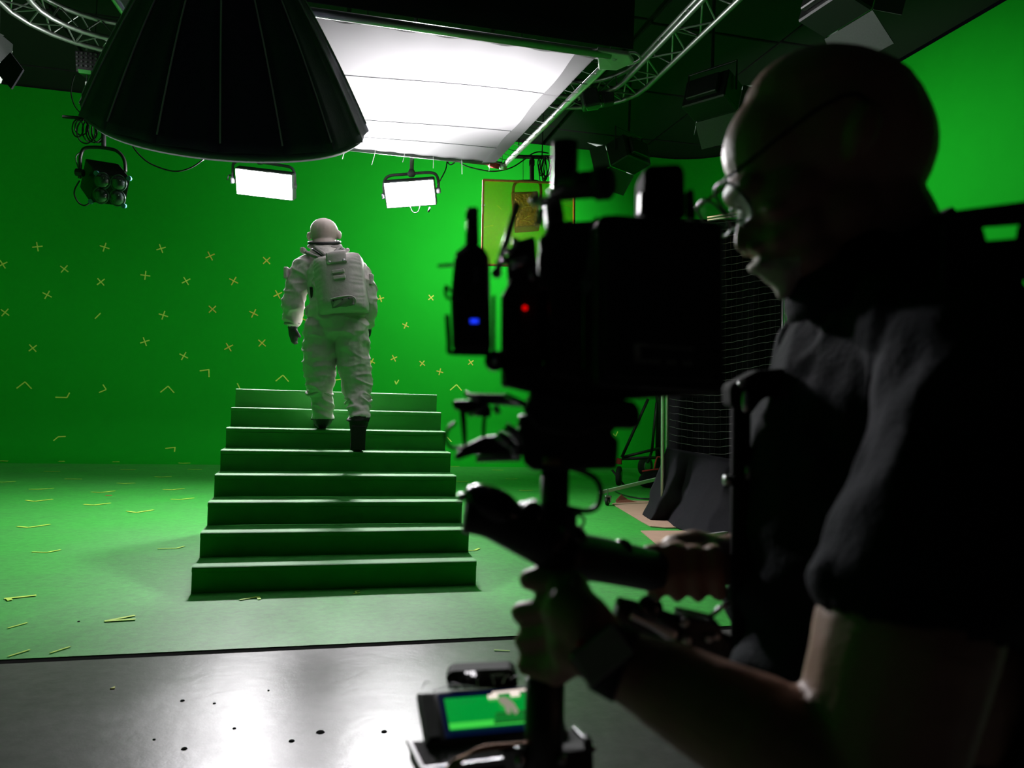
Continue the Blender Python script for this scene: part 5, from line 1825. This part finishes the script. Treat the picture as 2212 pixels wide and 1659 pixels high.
body = [
    # skull
    HE(1800, 300, 206, 194, 0.076), HE(1690, 325, 126, 130, 0.060), HE(1876, 320, 134, 150, 0.068), HE(1770, 230, 160, 122, 0.068),
    # brow, face, jaw, chin
    HE(1604, 412, 36, 34, 0.040), HE(1700, 430, 105, 90, 0.062), HE(1712, 500, 78, 80, 0.058), HE(1735, 555, 78, 62, 0.055), HE(1790, 470, 110, 110, 0.066),
    HE(1666, 522, 40, 46, 0.044), HE(1690, 585, 40, 34, 0.036), HE(1696, 612, 22, 26, 0.022), HE(1692, 628, 13, 20, 0.014),
    # cheek bones
    HE(1650, 470, 30, 22, 0.020, -0.034), HE(1650, 470, 30, 22, 0.020, 0.034),
    # nose
    ('c', H(1606, 466), PX(14), H(1600, 526), PX(15)), ('c', H(1603, 531), PX(16), H(1634, 534), PX(14)),
    HE(1622, 540, 14, 11, 0.008, -0.013), HE(1622, 540, 14, 11, 0.008, 0.013), HE(1640, 505, 34, 40, 0.018),
    # lips
    HE(1640, 576, 22, 13, 0.024), HE(1666, 596, 18, 12, 0.020), HE(1664, 570, 26, 24, 0.030),
    # ear, near and far
    HE(1790, 330, 30, 52, 0.012, -0.078, 0.35), HE(1776, 375, 15, 22, 0.010, -0.072, 0.3), HE(1790, 330, 30, 52, 0.012, 0.078, 0.35),
    # neck
    ('c', H(1856, 420), PX(118), H(1920, 560), PX(128)),
    # trunk
    ('e', at(1975, 850, 0.80), (RT * 0.112, FW * 0.185, UP * 0.115)), ('e', at(1900, 1130, 0.82), (RT * 0.128, FW * 0.17, UP * 0.20)),
    ('e', at(1880, 1400, 0.82), (RT * 0.128, FW * 0.17, UP * 0.17)), ('e', at(1960, 930, 0.81), (RT * 0.122, FW * 0.185, UP * 0.16)),
    ('e', at(1890, 1640, 0.82), (RT * 0.125, FW * 0.17, UP * 0.13)),
    # near shoulder and arm
    CP((2120, 765, 0.63), 0.058, (1940, 660, 0.76), 0.054),
    CP((2120, 785, 0.62), 0.062, (1950, 1380, 0.565), 0.063), CP((1950, 1380, 0.565), 0.063, (1868, 1730, 0.55), 0.055),
    CP((1868, 1730, 0.55), 0.053, (1640, 1590, 0.57), 0.045), CP((1640, 1590, 0.57), 0.045, (1440, 1480, 0.60), 0.035),
    CP((1440, 1480, 0.60), 0.035, (1316, 1420, 0.615), 0.025),
    # far shoulder and arm
    CP((1900, 700, 0.98), 0.065, (1790, 760, 1.00), 0.060), CP((1790, 760, 1.00), 0.058, (1775, 1120, 0.98), 0.046),
    CP((1775, 1120, 0.98), 0.043, (1625, 1205, 0.92), 0.036), CP((1625, 1205, 0.92), 0.034, (1548, 1212, 0.885), 0.028),
    # legs
    CP((1890, 1700, 0.74), 0.085, (1840, 2500, 0.76), 0.060), CP((1890, 1700, 0.92), 0.085, (1840, 2400, 0.96), 0.060),
]
footN, footF = on_z(1700, 3050, 0.0), on_z(1700, 2700, 0.0)
kn, kf = at(1840, 2500, 0.76), at(1840, 2400, 0.96)
fN, fF = V((kn.x + 0.06, kn.y + 0.0, 0.09)), V((kf.x + 0.06, kf.y + 0.0, 0.09))
body += [('c', kn, 0.058, fN, 0.042), ('c', kf, 0.058, fF, 0.042)]
# near hand round the post: back of the hand, four curled fingers, thumb above
WR = (1316, 1420, 0.615)


def hand_pts():
    out = []
    mcp = [(1212, 1262, 0.655), (1208, 1312, 0.648), (1206, 1364, 0.646), (1212, 1412, 0.648)]
    out += [CP(WR, 0.024, (1262, 1345, 0.622), 0.024), CP((1262, 1345, 0.622), 0.024, (1232, 1320, 0.634), 0.024), CP(WR, 0.023, (1240, 1390, 0.630), 0.023)]
    for i, q in enumerate(mcp):
        out.append(CP((1240, 1320 + 22 * i, 0.630), 0.016, q, 0.0112))
        yl = (1252, 1322, 1384, 1436)[i]
        xl = (1142, 1124, 1132, 1140)[i]
        out.append(CP(q, 0.0098, (xl, yl, 0.670), 0.0092))
        out.append(CP((xl, yl, 0.670), 0.0092, (xl + 2, yl + 4, 0.700), 0.0084))
        out.append(CP((xl + 2, yl + 4, 0.700), 0.0082, (xl + 40, yl + 8, 0.716), 0.0075))
    out += [CP((1250, 1310, 0.630), 0.016, (1244, 1262, 0.648), 0.0112), CP((1244, 1262, 0.648), 0.0105, (1210, 1238, 0.665), 0.0092),
            CP((1210, 1238, 0.665), 0.0092, (1168, 1236, 0.668), 0.0078), CP((1262, 1400, 0.620), 0.016, (1200, 1450, 0.651), 0.013),
            CP((1200, 1450, 0.651), 0.012, (1136, 1438, 0.668), 0.009)]
    return out


body += hand_pts()
# far hand over the arm handle
body += [CP((1548, 1212, 0.885), 0.029, (1500, 1200, 0.87), 0.030), CP((1500, 1200, 0.87), 0.029, (1466, 1202, 0.86), 0.026)]
for i in range(4):
    x0 = 1404 + i * 46
    body += [CP((1452 + i * 26, 1196, 0.855), 0.015, (x0, 1198 - 6 * (i == 1), 0.822), 0.0105), CP((x0, 1198, 0.822), 0.0105, (x0 + 4, 1242, 0.806), 0.0098),
             CP((x0 + 4, 1242, 0.806), 0.0098, (x0 + 12, 1284, 0.815), 0.0088)]
body += [CP((1460, 1212, 0.86), 0.015, (1415, 1206, 0.872), 0.0112), CP((1415, 1206, 0.872), 0.0112, (1385, 1220, 0.88), 0.0092)]

chin_a, chin_b = H(1640, 570), H(1700, 640)


def skin_pick(c):
    d = c - CAM
    z = d.dot(FW)
    x, y = CX + FPX * d.dot(RT) / z, CY - FPX * d.dot(UP) / z
    if 1600 < x < 1730 and 558 < y < 680 and z < 0.9:
        return 1
    return 0


def skin_wr(c):
    return 0.0012 * noise.noise(c * 30)


oploc = at(1900, 1500, 0.82)
oploc.z = 0
op = blob('person', body, 0.0040, 4, [SKIN, STUBBLE], None, skin_pick, skin_wr,
          'bald bearded camera operator in a dark polo shirt and spectacles, gripping the post', 'person', V(oploc))

# polo shirt over trunk and upper arms
shirt = [
    ('e', at(1978, 848, 0.80), (RT * 0.122, FW * 0.195, UP * 0.125)), ('e', at(1898, 1130, 0.82), (RT * 0.142, FW * 0.186, UP * 0.22)),
    ('e', at(1878, 1400, 0.82), (RT * 0.144, FW * 0.186, UP * 0.18)), ('e', at(1955, 930, 0.81), (RT * 0.136, FW * 0.20, UP * 0.17)),
    ('e', at(1885, 1610, 0.82), (RT * 0.140, FW * 0.186, UP * 0.12)),
    CP((2118, 780, 0.63), 0.064, (1935, 660, 0.76), 0.060),
    CP((2118, 800, 0.62), 0.070, (2000, 1200, 0.575), 0.074), CP((2000, 1200, 0.575), 0.074, (1950, 1400, 0.565), 0.071),
    CP((1900, 700, 0.98), 0.075, (1790, 760, 1.00), 0.070), CP((1790, 760, 1.00), 0.068, (1780, 980, 0.985), 0.058),
    CP((1935, 670, 0.76), 0.062, (1920, 670, 0.90), 0.065),
    ('e', at(1905, 590, 0.79), (RT * 0.085 - UP * 0.03, FW * 0.078, UP * 0.045 + RT * 0.02)),
]


def shirt_wr(c):
    d = c - CAM
    z = d.dot(FW)
    y = CY - FPX * d.dot(UP) / z
    x = CX + FPX * d.dot(RT) / z
    k = 0.010 * math.sin(y / 30.0 + 3 * noise.noise(c * 5) + x / 160.0) * max(0, min(1, (y - 1150) / 150)) * (1 if x < 1800 else 0.3)
    k += 0.012 * noise.noise(V((c.x * 7 + c.z * 6, c.y * 7, c.z * 8))) + 0.004 * noise.noise(c * 26)
    k += 0.008 * (1 - abs(noise.noise(V((c.x * 9, c.y * 9, c.z * 3.5 + 4))))) ** 4
    return k




def shirt_cut(c):
    d = c - CAM
    z = d.dot(FW)
    x, y = CX + FPX * d.dot(RT) / z, CY - FPX * d.dot(UP) / z
    return z < 0.655 and x > 1690 and y > 1318 + (x - 1745) * 0.2


blob('polo_shirt', shirt, 0.006, 5, [SHIRT], op, None, shirt_wr, 'dark navy polo shirt', cut=shirt_cut, thick=0.003)
# collar band round the neck
cc_ = H(1882, 568)
cn = (UP * math.cos(0.44) + RT * math.sin(-0.44)).normalized()
cr_ = (RT * math.cos(0.44) + UP * math.sin(0.44)).normalized()
m = MB()
vs, fs = [], []
for k in range(40):
    a = 2 * math.pi * k / 40
    d = cr_ * math.cos(a) * 0.083 + FW * math.sin(a) * 0.076
    vs += [cc_ + d * 0.96 + cn * 0.012, cc_ + d * 1.03 + cn * 0.016, cc_ + d * 1.14 - cn * 0.012, cc_ + d * 1.16 - cn * 0.022]
for k in range(40):
    j = (k + 1) % 40
    for q in range(3):
        fs.append((k * 4 + q, j * 4 + q, j * 4 + q + 1, k * 4 + q + 1))
m.add(vs, fs)
m.build('collar', SHIRT, op, smooth=True, thick=0.004)
# trousers and shoes
blob('trousers', [CP((1890, 1640, 0.76), 0.12, (1890, 1640, 0.90), 0.12), CP((1890, 1700, 0.74), 0.10, (1840, 2500, 0.76), 0.075), ('c', kn, 0.073, fN, 0.06),
                  CP((1890, 1700, 0.92), 0.10, (1840, 2400, 0.96), 0.075), ('c', kf, 0.073, fF, 0.06)], 0.012, 4, [TROUSER], op)
for f_ in (fN, fF):
    blob('shoe', [('e', V((f_.x - 0.05, f_.y, 0.05)), (V((0.15, 0, 0)), V((0, 0.055, 0)), V((0, 0, 0.048)))), ('e', V((f_.x + 0.03, f_.y, 0.055)), (V((0.06, 0, 0)), V((0, 0.05, 0)), V((0, 0, 0.055))))],
         0.008, 2, [BOOT], op)

# spectacles: a thing worn on the nose
sp = thing('spectacles', 'thin dark spectacles on the operator nose', 'spectacles', H(1580, 500))
for lat in (-0.036, 0.036):
    ctr = H(1562, 455, lat)
    du = (at(1606, 488, dH) - at(1543, 416, dH)) * 0.5          # long side of the lens as seen edge-on
    dl = FW * 0.026 + (at(1552, 455, dH) - at(1560, 448, dH)) * 0.4
    ring = []
    for k in range(20):
        a = 2 * math.pi * k / 20
        ca, sa = math.cos(a), math.sin(a)
        ring.append(ctr + du * (abs(ca) ** 0.8 * (1 if ca > 0 else -1)) + dl * (abs(sa) ** 0.8 * (1 if sa > 0 else -1)))
    rim = MB().tube(ring, 0.0016, 7, 2, closed=True).build('rim', GLASS_FR, sp, smooth=True)
    m = MB()
    m.add([ctr] + ring, [(0, 1 + k, 1 + (k + 1) % 20) for k in range(20)])
    m.build('lens', GLASS, rim, thick=0.0015)
    hinge = H(1533, 421, lat * 1.85)
    MB().tube([hinge, H(1593, 376, lat * 2.0), H(1625, 350, lat * 2.08), H(1709, 290, lat * 2.2), H(1768, 268, lat * 2.26), H(1800, 290, lat * 2.24), H(1812, 330, lat * 2.2)], 0.0019, 7, 4
              ).build('temple', GLASS_FR, sp, smooth=True)
    MB().tube([hinge, H(1531, 423, lat * 1.4)], 0.0019, 6, 0).build('end_piece', GLASS_FR, sp)
    MB().ball(H(1600, 488, lat * 0.35), 0.004, 10, 8).build('nose_pad', GREY_MET, sp, smooth=True)
MB().tube([H(1592, 458, -0.011), H(1580, 452, 0), H(1592, 458, 0.011)], 0.0015, 6, 4).build('bridge', GREY_MET, sp, smooth=True)

# wrist watch
wc = at(1302, 1414, 0.583)
wt = thing('wrist_watch', 'rounded-square dark watch with a grey painted reflection on the operator left wrist', 'watch', wc - V((0, 0, 0.04)))
fdir = (at(1230, 1340, 0.63) - at(1440, 1480, 0.60)).normalized()
wn = (CAM - wc).normalized()
wx = (fdir - wn * fdir.dot(wn)).normalized()
wy = wn.cross(wx).normalized()
tw = -0.35
wx, wy = wx * math.cos(tw) + wy * math.sin(tw), wy * math.cos(tw) - wx * math.sin(tw)
m = MB()
m.box(wc, (0.031, 0.045, 0.009), (wx, wy, wn), 0.005)
m.build('watch_case', BLACK_GLOSS, wt, bevel=0.002)
m = MB()
m.box(wc + wn * 0.0045, (0.026, 0.040, 0.002), (wx, wy, wn), 0.0009)
m.build('watch_glass', WATCH_GL, wt, bevel=0.004)
MB().cone(wc + wx * 0.015 + wy * 0.008, wc + wx * 0.019 + wy * 0.008, 0.004, n=12).build('crown', RED, wt, smooth=True)
wc2 = at(1330, 1428, 0.614)
fx = (at(1440, 1480, 0.60) - at(1316, 1420, 0.615)).normalized()
fa_ = fx.orthogonal().normalized()
fb_ = fx.cross(fa_)
MB().lathe(wc2 - fx * 0.012, fx, [(0, 0.0262), (0.0, 0.0285), (0.022, 0.0295), (0.022, 0.0270)], 28).build('strap', RUBBER, wt, smooth=True)

# slotted shoulder pad of the camera vest standing above the near shoulder
vp = thing('vest_shoulder_pad', 'slotted black shoulder pad of the camera vest on the operator shoulder', 'camera vest', at(2160, 640, 0.62))
dv = 0.60
outl = [(2046, 456), (2120, 446), (2212, 434), (2330, 424), (2330, 486), (2206, 484), (2126, 490), (2060, 500)]
MB().slab(outl, dv, 0.006).build('pad_bridge', CLOTH_BLACK, vp, bevel=0.002)
MB().slab([(2040, 476), (2126, 490), (2134, 520), (2150, 600), (2040, 640)], dv, 0.006).build('pad_front', CLOTH_BLACK, vp, bevel=0.002)
MB().slab([(2206, 484), (2330, 476), (2330, 640), (2206, 600), (2200, 518), (2203, 505)], dv, 0.006).build('pad_back', CLOTH_BLACK, vp, bevel=0.002)
MB().slab([(2130, 519), (2206, 513), (2215, 620), (2140, 620)], dv, 0.006).build('pad_base', CLOTH_BLACK, vp, bevel=0.002)
